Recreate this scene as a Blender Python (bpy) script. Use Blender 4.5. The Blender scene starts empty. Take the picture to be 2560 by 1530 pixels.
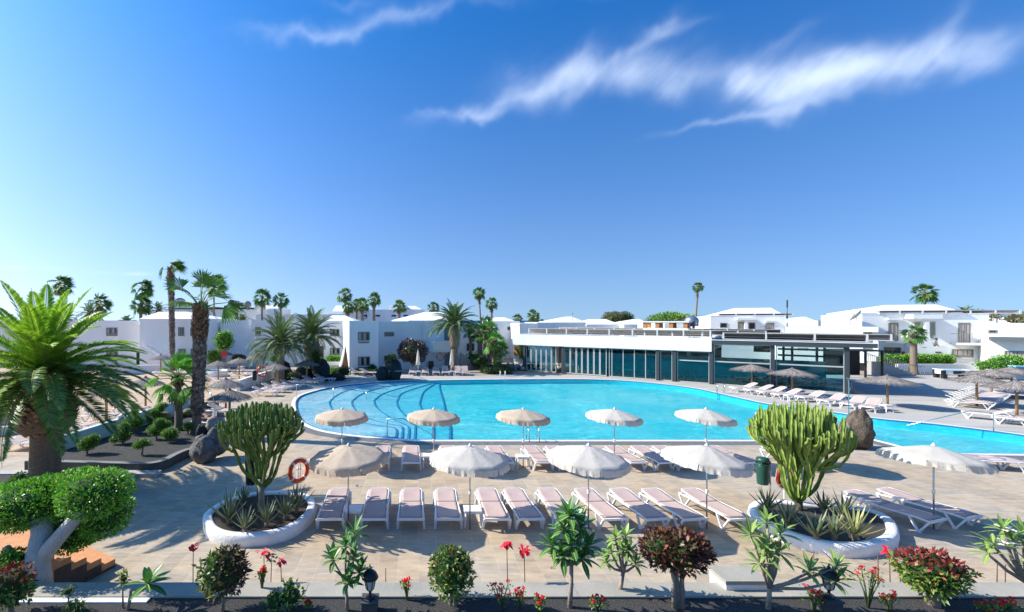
import bpy, math, random
from mathutils import Vector, Matrix, noise
from mathutils.geometry import tessellate_polygon
PI=math.pi
sc=bpy.context.scene
COL=sc.collection
# ---------------- camera ----------------
F=1138.0; XC=1045.0; YH=801.0; H=5.5
cam=bpy.data.cameras.new('camera'); co=bpy.data.objects.new('camera',cam); COL.objects.link(co)
co.location=(0,0,H); co.rotation_euler=(PI/2,0,0)
cam.lens=36*F/2560; cam.sensor_width=36; cam.shift_x=(1280-XC)/2560; cam.shift_y=(YH-765)/2560
cam.clip_start=0.1; cam.clip_end=120000
sc.camera=co
# ---------------- light ----------------
SUN_EL=math.radians(36); SUN_AZ=math.radians(-80)   # azimuth from +Y towards +X
sdir=Vector((math.sin(SUN_AZ)*math.cos(SUN_EL),math.cos(SUN_AZ)*math.cos(SUN_EL),math.sin(SUN_EL)))
sl=bpy.data.lights.new('sun','SUN'); sl.energy=3.5; sl.angle=math.radians(0.5); sl.color=(1.0,0.93,0.81)
so=bpy.data.objects.new('sun',sl); COL.objects.link(so); so.rotation_euler=sdir.to_track_quat('Z','Y').to_euler()
so.location=(-30,5,30)
w=bpy.data.worlds.new('World'); sc.world=w; w.use_nodes=True
nt=w.node_tree; nt.nodes.clear(); N=nt.nodes.new; LK=nt.links.new
def mth(op,a,b=None,c=None):
    n=N('ShaderNodeMath'); n.operation=op
    for i,x in enumerate((a,b,c)):
        if x is None: continue
        if isinstance(x,(int,float)): n.inputs[i].default_value=x
        else: LK(x,n.inputs[i])
    return n.outputs[0]
sky=N('ShaderNodeTexSky'); sky.sky_type='NISHITA'; sky.sun_disc=False
sky.sun_elevation=SUN_EL; sky.sun_rotation=SUN_AZ; sky.altitude=0; sky.air_density=1.0; sky.dust_density=2.0; sky.ozone_density=4.0
tc=N('ShaderNodeTexCoord'); sep=N('ShaderNodeSeparateXYZ'); LK(tc.outputs['Generated'],sep.inputs[0])
sv=N('ShaderNodeCombineXYZ'); LK(sep.outputs[0],sv.inputs[0]); LK(sep.outputs[1],sv.inputs[1]); LK(mth('MULTIPLY_ADD',mth('MAXIMUM',sep.outputs[2],0.0),.89,.11),sv.inputs[2]); 
nv=N('ShaderNodeVectorMath'); nv.operation='NORMALIZE'; LK(sv.outputs[0],nv.inputs[0]); LK(nv.outputs[0],sky.inputs[0])
tint=N('ShaderNodeMix'); tint.data_type='RGBA'; tint.blend_type='MULTIPLY'; tint.inputs['Factor'].default_value=1; tint.inputs[7].default_value=(.70,.84,1.12,1); LK(sky.outputs[0],tint.inputs[6])
hs=N('ShaderNodeHueSaturation'); hs.inputs['Saturation'].default_value=1.06; hs.inputs['Value'].default_value=1.0
elf=N('ShaderNodeMapRange'); elf.inputs['From Min'].default_value=.02; elf.inputs['From Max'].default_value=.55; LK(sep.outputs[2],elf.inputs['Value'])
lh=N('ShaderNodeMix'); lh.data_type='RGBA'; lh.inputs[6].default_value=(1.22,1.07,.88,1); lh.inputs[7].default_value=(.46,.83,.96,1); LK(elf.outputs[0],lh.inputs['Factor'])
t2_=N('ShaderNodeMix'); t2_.data_type='RGBA'; t2_.blend_type='MULTIPLY'; t2_.inputs['Factor'].default_value=1; LK(tint.outputs[2],t2_.inputs[6]); LK(lh.outputs[2],t2_.inputs[7])
LK(t2_.outputs[2],hs.inputs['Color'])
az=mth('ARCTAN2',sep.outputs[0],sep.outputs[1]); el=mth('ARCSINE',sep.outputs[2])
def azel(x,y):
    v=Vector(((x-XC)/F,1,(YH-y)/F)).normalized(); return math.atan2(v.x,v.y),math.asin(v.z)
# wispy cirrus: elongated soft patches in the sky (centre px, half length, half width, tilt deg, strength)
CL=[(1440,185,260,70,12,.85),(1640,185,300,62,4,.85),(1830,212,260,52,3,.85),(2010,215,300,85,14,1.0),(2200,175,300,85,13,1.0),(2430,140,300,72,10,.9),(1230,262,220,26,22,.6),(1130,296,170,14,8,.5),
    (1600,100,110,22,35,.45),(1690,62,120,16,6,.4),(2370,75,80,26,58,.55),(1470,120,60,22,50,.35),(1960,110,120,30,25,.35),(1760,318,200,14,13,.55),(1950,285,240,22,12,.5),
    (760,85,200,16,7,.6),(930,58,200,26,14,.6),(1130,20,220,20,9,.55),(880,5,120,12,4,.4),(1480,2,120,10,4,.3),
    (40,668,60,9,0,.8),(345,685,60,9,0,.7),(250,681,50,7,0,.5),(120,672,60,9,0,.5),(20,770,140,22,0,.5)]
cmb=N('ShaderNodeCombineXYZ')
# streaky coordinates rotated along the wind
a_,e_=az,el
r=math.radians(28)
uu=mth('ADD',mth('MULTIPLY',a_,math.cos(r)),mth('MULTIPLY',e_,math.sin(r)))
vv=mth('SUBTRACT',mth('MULTIPLY',e_,math.cos(r)),mth('MULTIPLY',a_,math.sin(r)))
LK(mth('MULTIPLY',uu,2.6),cmb.inputs[0]); LK(mth('MULTIPLY',vv,7.0),cmb.inputs[1])
nz=N('ShaderNodeTexNoise'); nz.inputs['Scale'].default_value=1.6; nz.inputs['Detail'].default_value=6; nz.inputs['Roughness'].default_value=.5; nz.inputs['Distortion'].default_value=.6
LK(cmb.outputs[0],nz.inputs['Vector'])
cm3=N('ShaderNodeCombineXYZ'); r3_=math.radians(42)
LK(mth('MULTIPLY',mth('ADD',mth('MULTIPLY',az,math.cos(r3_)),mth('MULTIPLY',el,math.sin(r3_))),9.0),cm3.inputs[0]); LK(mth('MULTIPLY',mth('SUBTRACT',mth('MULTIPLY',el,math.cos(r3_)),mth('MULTIPLY',az,math.sin(r3_))),24.0),cm3.inputs[1])
nz3=N('ShaderNodeTexNoise'); nz3.inputs['Scale'].default_value=1.3; nz3.inputs['Detail'].default_value=8; nz3.inputs['Roughness'].default_value=.6; nz3.inputs['Distortion'].default_value=.3; LK(cm3.outputs[0],nz3.inputs['Vector'])
cm2=N('ShaderNodeCombineXYZ'); LK(mth('MULTIPLY',az,9.0),cm2.inputs[0]); LK(mth('MULTIPLY',el,9.0),cm2.inputs[1])
nz2=N('ShaderNodeTexNoise'); nz2.inputs['Scale'].default_value=1.0; nz2.inputs['Detail'].default_value=3; LK(cm2.outputs[0],nz2.inputs['Vector'])
daz=mth('ADD',az,mth('MULTIPLY',mth('SUBTRACT',nz2.outputs[0],.5),.07)); 
sep2=N('ShaderNodeSeparateColor'); LK(nz2.outputs['Color'],sep2.inputs[0])
del_=mth('ADD',el,mth('MULTIPLY',mth('SUBTRACT',sep2.outputs[1],.5),.08))
tot=None
for (x,y,hl,hw,tilt,s) in CL:
    a0,e0=azel(x,y); a1,e1=azel(x+hl*.5,y-hl*.5*math.tan(math.radians(tilt)))
    if x<400: da,de,src_a,src_e=a1-a0,e1-e0,az,el
    else: da,de,src_a,src_e=a1-a0,e1-e0,daz,del_
    L=2*math.hypot(da,de); ang=math.atan2(de,da); W=hw/hl*L*1.0
    c,s_=math.cos(ang),math.sin(ang)
    dx=mth('SUBTRACT',src_a,a0); dy=mth('SUBTRACT',src_e,e0)
    p=mth('MULTIPLY_ADD',dx,c/L,mth('MULTIPLY',dy,s_/L)); q=mth('MULTIPLY_ADD',dy,c/W,mth('MULTIPLY',dx,-s_/W))
    d=mth('MULTIPLY_ADD',p,p,mth('MULTIPLY',q,q))
    g=mth('MULTIPLY',mth('EXPONENT',mth('MULTIPLY',d,-1.5)),s)
    tot=g if tot is None else mth('ADD',tot,g)
nn=mth('ADD',mth('MULTIPLY_ADD',nz.outputs[0],1.3,.0),mth('MULTIPLY_ADD',nz3.outputs[0],.42,-.21))
mask=N('ShaderNodeMapRange'); mask.interpolation_type='SMOOTHSTEP'; mask.inputs['From Min'].default_value=.0; mask.inputs['From Max'].default_value=1.75
LK(mth('MULTIPLY',tot,mth('MAXIMUM',nn,0.0)),mask.inputs['Value'])
mk=mth('MULTIPLY',mask.outputs[0],.60)
mx=N('ShaderNodeMix'); mx.data_type='RGBA'; LK(mk,mx.inputs['Factor']); LK(hs.outputs[0],mx.inputs[6]); mx.inputs[7].default_value=(6.6,7.3,8.3,1)
bg=N('ShaderNodeBackground'); bg.inputs['Strength'].default_value=0.096; LK(mx.outputs[2],bg.inputs['Color'])
wo=N('ShaderNodeOutputWorld'); LK(bg.outputs[0],wo.inputs[0])
sc.view_settings.view_transform='Standard'; sc.view_settings.look='None'; sc.view_settings.gamma=1; sc.view_settings.exposure=1.12
sc.cycles.max_bounces=6; sc.cycles.transparent_max_bounces=16; sc.cycles.caustics_reflective=False; sc.cycles.caustics_refractive=False
# ---------------- helpers ----------------
def G(x,y,z=0.0):
    Z=F*(H-z)/(y-YH); return Vector(((x-XC)*Z/F,Z,z))
def PZ(x,y,Z): return Vector(((x-XC)*Z/F,Z,H-(y-YH)*Z/F))
class MB:
    def __init__(s): s.v=[];s.f=[];s.m=[];s.sm=[]
    def add(s,vs,fs,m=0,smooth=False):
        b=len(s.v); s.v.extend(tuple(p) for p in vs)
        for f in fs: s.f.append(tuple(i+b for i in f)); s.m.append(m); s.sm.append(smooth)
    def box(s,x0,y0,z0,x1,y1,z1,m=0,M=None):
        vs=[Vector((x,y,z)) for z in (z0,z1) for y in (y0,y1) for x in (x0,x1)]
        if M is not None: vs=[M@p for p in vs]
        s.add(vs,[(0,2,3,1),(4,5,7,6),(0,1,5,4),(2,6,7,3),(0,4,6,2),(1,3,7,5)],m)
    def beam(s,a,b,w,h,m=0,up=Vector((0,0,1))):
        a=Vector(a);b=Vector(b);d=(b-a);L=d.length
        if L<1e-6: return
        d/=L; x=d.cross(up)
        if x.length<1e-3: x=Vector((1,0,0))
        x.normalize(); u=x.cross(d)
        vs=[p+x*(sx*w/2)+u*(su*h/2) for p in (a,b) for su in (-1,1) for sx in (-1,1)]
        s.add(vs,[(0,1,3,2),(4,6,7,5),(0,4,5,1),(2,3,7,6),(0,2,6,4),(1,5,7,3)],m)
    def tube(s,pts,r,n=8,m=0,cap=True,smooth=True,prof=None):
        pts=[Vector(p) for p in pts]; K=len(pts)
        if not isinstance(r,(list,tuple)): r=[r]*K
        vs=[];pu=None
        for i,p in enumerate(pts):
            t=(pts[min(i+1,K-1)]-pts[max(i-1,0)]).normalized()
            if pu is None:
                pu=t.cross(Vector((0,1,0.01)));
                if pu.length<.1: pu=t.cross(Vector((1,0,0)))
            else: pu=pt_.rotation_difference(t)@pu
            pt_=t; x=(pu-t*pu.dot(t)).normalized(); pu=x; y=t.cross(x)
            for k in range(n):
                a=2*PI*k/n; q=r[i]*(prof[k%len(prof)] if prof else 1)
                vs.append(p+x*(math.cos(a)*q)+y*(math.sin(a)*q))
        fs=[(i*n+k,i*n+(k+1)%n,(i+1)*n+(k+1)%n,(i+1)*n+k) for i in range(K-1) for k in range(n)]
        if cap: fs.append(tuple(range(n-1,-1,-1))); fs.append(tuple((K-1)*n+k for k in range(n)))
        s.add(vs,fs,m,smooth)
    def lathe(s,prof,n=24,m=0,c=(0,0,0),smooth=True,mod=None):
        vs=[];K=len(prof)
        for (r_,z) in prof:
            for k in range(n):
                a=2*PI*k/n; q=r_*(mod(a) if mod else 1); vs.append((c[0]+q*math.cos(a),c[1]+q*math.sin(a),c[2]+z))
        fs=[(i*n+k,i*n+(k+1)%n,(i+1)*n+(k+1)%n,(i+1)*n+k) for i in range(K-1) for k in range(n)]
        fs.append(tuple(range(n-1,-1,-1))); fs.append(tuple((K-1)*n+k for k in range(n)))
        s.add(vs,fs,m,smooth)
    def prism(s,poly,z0,z1,m=0,bottom=True):
        n=len(poly); A=sum(poly[i][0]*poly[(i+1)%n][1]-poly[(i+1)%n][0]*poly[i][1] for i in range(n))
        if A<0: poly=poly[::-1]
        vs=[(p[0],p[1],z0) for p in poly]+[(p[0],p[1],z1) for p in poly]
        fs=[(i,(i+1)%n,n+(i+1)%n,n+i) for i in range(n)]
        tr=tessellate_polygon([[Vector((p[0],p[1],0)) for p in poly]])
        for t in tr:
            a,b,c=[poly[i] for i in t]; cr=(b[0]-a[0])*(c[1]-a[1])-(b[1]-a[1])*(c[0]-a[0])
            t=tuple(t) if cr>0 else tuple(t[::-1])
            fs.append(tuple(n+i for i in t))
            if bottom: fs.append(tuple(reversed(t)))
        s.add(vs,fs,m)
    def quad(s,a,b,c,d,m=0): s.add([a,b,c,d],[(0,1,2,3)],m)
    def build(s,name,mats,parent=None,loc=(0,0,0),rz=0):
        me=bpy.data.meshes.new(name); me.from_pydata(s.v,[],s.f)
        if not isinstance(mats,(list,tuple)): mats=[mats]
        for x in mats: me.materials.append(x)
        me.polygons.foreach_set('material_index',s.m); me.polygons.foreach_set('use_smooth',s.sm); me.update()
        o=bpy.data.objects.new(name,me); COL.objects.link(o); o.parent=parent; o.location=loc; o.rotation_euler=(0,0,rz)
        return o
def tag(o,label,cat,group=None):
    o['label']=label; o['category']=cat
    if group: o['group']=group
    return o
def struct(o,kind='structure'): o['kind']=kind; return o
def thing(name,label,cat,loc=(0,0,0),rz=0,group=None,scale=1):
    o=bpy.data.objects.new(name,None); COL.objects.link(o); o.empty_display_size=.2
    o.location=loc; o.rotation_euler=(0,0,rz); o.scale=(scale,)*3
    return tag(o,label,cat,group)
def dup(root,loc,rz=0,label=None,group=None,scale=None):
    def cp(o,par):
        c=o.copy(); COL.objects.link(c); c.parent=par
        for ch in KIDS.get(o.name,[]): cp(ch,c)
        return c
    r=cp(root,None); r.location=loc; r.rotation_euler=(0,0,rz)
    if scale: r.scale=(scale,)*3 if not isinstance(scale,tuple) else scale
    if label: r['label']=label
    if group: r['group']=group
    return r
KIDS={}
def reg(root):   # remember a prototype's parts and sub-parts
    for o in bpy.data.objects:
        if o.parent is not None: 
            l=KIDS.setdefault(o.parent.name,[])
            if o not in l: l.append(o)
    return root
def offpoly(P,d,closed=True):
    n=len(P); out=[]
    for i in range(n):
        a=P[(i-1)%n] if closed or i>0 else P[i]; b=P[(i+1)%n] if closed or i<n-1 else P[i]
        t=Vector((b[0]-a[0],b[1]-a[1])).normalized(); out.append((P[i][0]+t.y*d,P[i][1]-t.x*d))
    return out
def ribbon(mb,A,B,zA,zB,closed=True,m=0):
    n=len(A); K=n if closed else n-1
    vs=[(p[0],p[1],zA) for p in A]+[(p[0],p[1],zB) for p in B]
    mb.add(vs,[(i,(i+1)%n,n+(i+1)%n,n+i) for i in range(K)],m)
def catmull(P,k=6,closed=True):
    n=len(P); out=[]
    for i in range(n if closed else n-1):
        g=(lambda j:P[j%n]) if closed else (lambda j:P[max(0,min(n-1,j))])
        p0,p1,p2,p3=g(i-1),g(i),g(i+1),g(i+2)
        for s_ in range(k):
            t=s_/k; out.append(tuple(.5*((2*p1[c])+(-p0[c]+p2[c])*t+(2*p0[c]-5*p1[c]+4*p2[c]-p3[c])*t*t+(-p0[c]+3*p1[c]-3*p2[c]+p3[c])*t**3) for c in (0,1)))
    if not closed: out.append(tuple(P[-1][:2]))
    return out
# ---------------- materials ----------------
MATS={}
def mat(name,col,rough=.7,var=0,vscale=3,bump=0,bscale=None,metal=0,spec=.4,isl=None,trans=0,col2=None,detail=5,stretch=None,emit=0):
    if name in MATS: return MATS[name]
    m=bpy.data.materials.new(name); m.use_nodes=True; t=m.node_tree; b=t.nodes['Principled BSDF']
    nn=t.nodes.new; lk=t.links.new
    b.inputs['Roughness'].default_value=rough; b.inputs['Metallic'].default_value=metal; b.inputs['Specular IOR Level'].default_value=spec
    c4=(*col,1); b.inputs['Base Color'].default_value=c4; out=None
    tcn=nn('ShaderNodeTexCoord'); src=tcn.outputs['Object']
    if stretch:
        mp=nn('ShaderNodeMapping'); mp.inputs['Scale'].default_value=stretch; lk(src,mp.inputs[0]); src=mp.outputs[0]
    if isl:
        g=nn('ShaderNodeNewGeometry'); cr=nn('ShaderNodeValToRGB'); e=cr.color_ramp.elements
        cs=[tuple(min(.95,x*(1.35 if trans else 1)) for x in c) for c in isl]; e[0].color=(*cs[0],1); e[1].color=(*cs[-1],1)
        for i,c in enumerate(cs[1:-1]):
            x=e.new((i+1)/(len(cs)-1)); x.color=(*c,1)
        lk(g.outputs['Random Per Island'],cr.inputs[0]); out=cr.outputs[0]
    if var or col2:
        n=nn('ShaderNodeTexNoise'); n.inputs['Scale'].default_value=vscale; n.inputs['Detail'].default_value=detail; n.inputs['Roughness'].default_value=.6; lk(src,n.inputs['Vector'])
        mr=nn('ShaderNodeMapRange'); mr.inputs['From Min'].default_value=.3; mr.inputs['From Max'].default_value=.7; lk(n.outputs[0],mr.inputs[0])
        mxn=nn('ShaderNodeMix'); mxn.data_type='RGBA'
        lk(mr.outputs[0],mxn.inputs['Factor'])
        if out is None:
            mxn.inputs[6].default_value=(*[x*(1-var) for x in col],1); mxn.inputs[7].default_value=(*(col2 if col2 else [min(1,x*(1+var)) for x in col]),1); out=mxn.outputs[2]
        else:
            mxn.blend_type='MULTIPLY'; mxn.inputs['Factor'].default_value=1
            m2=nn('ShaderNodeMapRange'); m2.inputs['To Min'].default_value=1-var; m2.inputs['To Max'].default_value=1+var; lk(mr.outputs[0],m2.inputs[0])
            vm=nn('ShaderNodeVectorMath'); vm.operation='SCALE'; lk(out,vm.inputs[0]); lk(m2.outputs[0],vm.inputs['Scale']); out=vm.outputs[0]
    if out is not None: lk(out,b.inputs['Base Color'])
    if bump:
        n2=nn('ShaderNodeTexNoise'); n2.inputs['Scale'].default_value=bscale or vscale*4; n2.inputs['Detail'].default_value=4; lk(src,n2.inputs['Vector'])
        bp=nn('ShaderNodeBump'); bp.inputs['Strength'].default_value=bump; bp.inputs['Distance'].default_value=.05; lk(n2.outputs[0],bp.inputs['Height']); lk(bp.outputs[0],b.inputs['Normal'])
    if trans:
        tr=nn('ShaderNodeBsdfTranslucent'); ms=nn('ShaderNodeMixShader'); ms.inputs[0].default_value=trans
        if out is not None: lk(out,tr.inputs[0])
        else: tr.inputs[0].default_value=c4
        lk(b.outputs[0],ms.inputs[1]); lk(tr.outputs[0],ms.inputs[2]); lk(ms.outputs[0],t.nodes['Material Output'].inputs[0])
    if emit: b.inputs['Emission Color'].default_value=c4; b.inputs['Emission Strength'].default_value=emit
    MATS[name]=m; return m
white=mat('white_render',(.83,.83,.81),.85,.07,.5,.3,18,stretch=(1,1,.35))
whitep=mat('white_plastic',(.78,.78,.78),.35,spec=.5)
whitepaint=mat('white_paint_rough',(.78,.77,.75),.8,.12,2.5,.45,30)
wcap=mat('white_roof',(.82,.82,.81),.8,.05,1.2)
steel=mat('steel',(.55,.56,.57),.25,metal=1)
dkgrey=mat('anthracite_metal',(.045,.055,.062),.45)
mgrey=mat('grey_window_frame',(.20,.21,.18),.5)
lgrey=mat('light_aluminium',(.42,.46,.45),.4)
dark=mat('dark_opening',(.02,.022,.025),.6)
wglass=mat('window_glass',(.035,.04,.042),.08,spec=.8)
curtain=mat('curtain',(.42,.37,.35),.9,.35,9,stretch=(3,3,.05))
brownm=mat('brown_tile',(.23,.12,.07),.8,.2,6)
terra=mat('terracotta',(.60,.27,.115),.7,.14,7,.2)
wood=mat('pole_wood',(.36,.22,.11),.75,.25,4,stretch=(6,6,.6))
# ---------------- ground ----------------
def tilemat(name,c1,c2,mort,size=.45,ms=.012):
    m=bpy.data.materials.new(name); m.use_nodes=True; t=m.node_tree; b=t.nodes['Principled BSDF']; nn=t.nodes.new; lk=t.links.new
    tcn=nn('ShaderNodeTexCoord'); br=nn('ShaderNodeTexBrick'); br.offset=0; br.squash=1
    br.inputs['Scale'].default_value=1; br.inputs['Brick Width'].default_value=size; br.inputs['Row Height'].default_value=size
    br.inputs['Mortar Size'].default_value=ms; br.inputs['Mortar Smooth'].default_value=.3; br.inputs['Bias'].default_value=0
    br.inputs['Color1'].default_value=(*c1,1); br.inputs['Color2'].default_value=(*c2,1); br.inputs['Mortar'].default_value=(*mort,1)
    lk(tcn.outputs['Object'],br.inputs['Vector'])
    n=nn('ShaderNodeTexNoise'); n.inputs['Scale'].default_value=.28; n.inputs['Detail'].default_value=6; n.inputs['Roughness'].default_value=.62; lk(tcn.outputs['Object'],n.inputs['Vector'])
    cr=nn('ShaderNodeValToRGB'); e=cr.color_ramp.elements; e[0].position=.32; e[0].color=(.84,.73,.60,1); e[1].position=.68; e[1].color=(.90,.91,.95,1)
    x=e.new(.46); x.color=(1.0,.91,.79,1); x=e.new(.56); x.color=(.97,.93,.88,1)
    lk(n.outputs[0],cr.inputs[0])
    mp=nn('ShaderNodeMapping'); mp.inputs['Scale'].default_value=(.9,3.2,1); mp.inputs['Rotation'].default_value=(0,0,.25); lk(tcn.outputs['Object'],mp.inputs[0])
    n3=nn('ShaderNodeTexNoise'); n3.inputs['Scale'].default_value=2.2; n3.inputs['Detail'].default_value=8; n3.inputs['Roughness'].default_value=.72; lk(mp.outputs[0],n3.inputs['Vector'])
    r3=nn('ShaderNodeMapRange'); r3.inputs['From Min'].default_value=.3; r3.inputs['From Max'].default_value=.7; r3.inputs['To Min'].default_value=.74; r3.inputs['To Max'].default_value=1.18; lk(n3.outputs[0],r3.inputs[0])
    mu=nn('ShaderNodeMix'); mu.data_type='RGBA'; mu.blend_type='MULTIPLY'; mu.inputs['Factor'].default_value=1; lk(br.outputs['Color'],mu.inputs[6]); lk(cr.outputs[0],mu.inputs[7])
    vm=nn('ShaderNodeVectorMath'); vm.operation='SCALE'; lk(mu.outputs[2],vm.inputs[0]); lk(r3.outputs[0],vm.inputs['Scale'])
    lk(vm.outputs[0],b.inputs['Base Color']); b.inputs['Roughness'].default_value=.75; b.inputs['Specular IOR Level'].default_value=.3
    bp=nn('ShaderNodeBump'); bp.inputs['Strength'].default_value=.35; bp.inputs['Distance'].default_value=.01; lk(br.outputs['Fac'],bp.inputs['Height']); bp.invert=True; lk(bp.outputs[0],b.inputs['Normal'])
    return m
tile=tilemat('deck_tiles',(.51,.435,.34),(.39,.345,.29),(.53,.465,.385),.45,.009)
plain=mat('smooth_concrete',(.42,.39,.35),.8,.13,.5,.15,8,col2=(.49,.46,.415),stretch=(.5,2.2,1))
sand=mat('sand_ground',(.50,.36,.24),.95,.12,1.5,.4,60,col2=(.56,.42,.30))
picon=mat('volcanic_gravel',(.030,.028,.028),.95,.5,42,1.0,70,col2=(.13,.122,.115),detail=4)
piconb=mat('brown_volcanic_gravel',(.035,.022,.016),.95,.5,34,1.0,70,col2=(.12,.085,.06),detail=3)
kerbm=mat('dark_kerb',(.085,.085,.082),.8,.25,3,.3,20)
stonecap=mat('coping_stone',(.33,.32,.28),.7,.16,.9,.15,20,col2=(.44,.40,.33))
# pool outline (edge of deck opening)
PPX=[(1040,1099),(895,1087.5),(806,1073.5),(760,1052),(744,1026),(744,999),(768,984),(833,968),(909,959),(974,954),(1090,951),(1240,949),
 (1406,948),(1509,949.5),(1586,954),(1664,961.5),(1741,972),(1840,994),(1929,1012),(2060,1028),(2194,1047),(2330,1060),(2489,1079),(2640,1100)]
PO=[tuple(G(*p)[:2]) for p in PPX]; cur=catmull(PO,6,False)
fr=[(2640,1135),(2369,1132),(2267,1118),(2185,1097),(2120,1088),(2010,1087),(1950,1097),(1866,1099),(1600,1099),(1300,1099)]
FR=[tuple(G(*p)[:2]) for p in fr]
POOL=cur+FR
AR=sum(POOL[i][0]*POOL[(i+1)%len(POOL)][1]-POOL[(i+1)%len(POOL)][0]*POOL[i][1] for i in range(len(POOL)))
if AR<0: POOL=POOL[::-1]   # now CCW; offpoly(+d) is outward
ctr=lambda L:[Vector((p[0],p[1],0)) for p in L]
def sheet(name,outer,hole,z,m):
    ls=[ctr(outer)]+([ctr(hole)] if hole else []); tr=tessellate_polygon(ls)
    allp=[p for l in ls for p in l]; mb=MB(); vs=[(p.x,p.y,z) for p in allp]; fs=[]
    for t in tr:
        a,b,c=[allp[i] for i in t]; cr=(b.x-a.x)*(c.y-a.y)-(b.y-a.y)*(c.x-a.x); fs.append(tuple(t) if cr>0 else tuple(t[::-1]))
    mb.add(vs,fs); return struct(mb.build(name,m))
RIM=offpoly(POOL,.32)
sheet('pool_deck',[(-70,-4),(70,-4),(70,46),(-70,46)],RIM,0,tile)
mb=MB()
for (x0,y0,x1,y1) in ((-900,-60,-70,46),(70,-60,900,46),(-70,-60,70,-4),(-900,46,900,70)): mb.quad((x0,y0,-.01),(x1,y0,-.01),(x1,y1,-.01),(x0,y1,-.01))
mb.quad((-900,70,-.01),(900,70,-.01),(900,360,-10),(-900,360,-10)); mb.quad((-900,360,-10),(900,360,-10),(900,372,-14),(-900,372,-14))
struct(mb.build('ground',mat('dry_ground',(.33,.27,.21),.95,.2,.05,col2=(.45,.38,.31))))
seam=mat('sea_water',(.02,.085,.19),1.0,.1,.002,spec=0.0)
mb=MB(); mb.quad((-80000,330,-12),(80000,330,-12),(80000,70000,-12),(-80000,70000,-12)); struct(mb.build('sea',seam))
# smooth grey terrace to the right and far side (4 mm over the tiles)
def gp(L,z=0): return [tuple(G(x,y,z)[:2]) for x,y in L]
far_t=[(G(745,975)[0]-2,G(745,975)[1])]
outr=offpoly(RIM,.02)
# far terrace follows the far pool rim from left extreme to the right edge
ia=min(range(len(RIM)),key=lambda i:(Vector(RIM[i])-Vector(G(768,984)[:2])).length)
ib=min(range(len(RIM)),key=lambda i:(Vector(RIM[i])-Vector(G(2640,1100)[:2])).length)
n=len(outr); seq=[];i=ia
step=-1
cand=[]
for st in (1,-1):
    s_=[];i=ia
    while i!=ib: s_.append(outr[i%n]); i=(i+st)%n
    s_.append(outr[ib]); cand.append(s_)
seq=max(cand,key=lambda s:sum(p[1] for p in s)/len(s))
far=[tuple(p) for p in seq]+[(69,seq[-1][1]+1),(69,45.9),(-9.5,45.9),(-12.5,39)]
sheet('far_terrace',far,None,.004,plain)
# sand terrace to the left
SANDP=gp([(158,1139),(473,1036),(560,985),(640,965),(700,935)])+[(-14.5,51),(-62,52),(-62,17)]
sheet('sand_terrace',SANDP,None,.006,sand)
# pool rim, walls, floor, steps
rimm=mat('pool_rim_white',(.80,.82,.82),.5,.04,3); gut=mat('gutter_grille',(.07,.08,.09),.6,.2,8); bandm=mat('grey_edge_tiles',(.15,.15,.15),.7,.25,5,.2,20)
mb=MB(); ribbon(mb,RIM,offpoly(POOL,.08),.012,.012,m=0); ribbon(mb,offpoly(POOL,.08),POOL,.004,.004,m=1); ribbon(mb,RIM,RIM,-.1,.012,m=0); ribbon(mb,POOL,POOL,.004,-.06,m=2); ribbon(mb,POOL,POOL,-.06,-.75,m=3)
wallshade=mat('pool_wall_shade_line',(.02,.16,.30),.4,.1,8)  # thin dark line under the rim: wall shade put into the colour
struct(mb.build('pool_rim',[rimm,gut,wallshade,mat('pool_wall_cyan',(.04,.74,.84),.4,.05,1)]))
# grey band of tiles along the near side
fb=[p for p in RIM if True]
i0=min(range(len(RIM)),key=lambda i:(Vector(RIM[i])-Vector(G(744,1030)[:2])).length); i1=min(range(len(RIM)),key=lambda i:(Vector(RIM[i])-Vector(G(2640,1135)[:2])).length)
cand=[]
for st in (1,-1):
    s_=[];i=i0
    while i!=i1: s_.append(i); i=(i+st)%len(RIM)
    s_.append(i1); cand.append(s_)
sq=min(cand,key=lambda s:sum(RIM[i][1] for i in s)/len(s))
O1=offpoly(POOL,.34);O2=offpoly(POOL,.92); mb=MB(); ribbon(mb,[O1[i] for i in sq],[O2[i] for i in sq],.006,.006,closed=False); struct(mb.build('pool_edge_paving',bandm))
cyan=mat('pool_floor_cyan',(.015,.78,.82),.5,.02,.22,col2=(.24,.88,.86)); pale=[mat('pool_step_%s'%n_,c,.5,.04,1.5) for n_,c in (('a',(.62,.82,.88)),('b',(.50,.80,.87)),('c',(.38,.78,.86)),('d',(.26,.76,.85)),('e',(.17,.75,.84)),('f',(.10,.73,.83)))]
FZ=-.42
mb=MB(); mb.add([(x,y,FZ) for x,y in ((-30,15),(60,15),(60,52),(-30,52))],[(0,1,2,3)]); struct(mb.build('pool_floor',cyan))
ARCS=[ (-.085,[(1010,954),(961,958),(909,966),(858,980),(829,999),(828,1016),(845,1033),(880,1050),(960,1066),(992,1072),(990,1102)]),
 (-.13,[(1060,953),(1038,957),(961,967),(909,983),(886,998),(881,1006),(886,1019),(904,1036),(940,1052),(1000,1064),(1008,1072),(1006,1102)]),
 (-.18,[(1090,952),(1051,958),(1002,970),(961,983),(940,997),(937,1004),(945,1020),(981,1046),(1012,1060),(1024,1070),(1022,1102)]),
 (-.23,[(1110,952),(1082,958),(1012,980),(997,996),(994,1008),(1002,1025),(1024,1046),(1038,1060),(1040,1070),(1038,1102)]),
 (-.28,[(1100,952),(1087,960),(1061,978),(1053,998),(1051,1012),(1065,1035),(1080,1055),(1085,1070),(1084,1102)]),
 (-.34,[(1104,950),(1100,960),(1100,970),(1104,984),(1110,1004),(1118,1042),(1126,1062),(1127,1072),(1127,1102)])]
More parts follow.
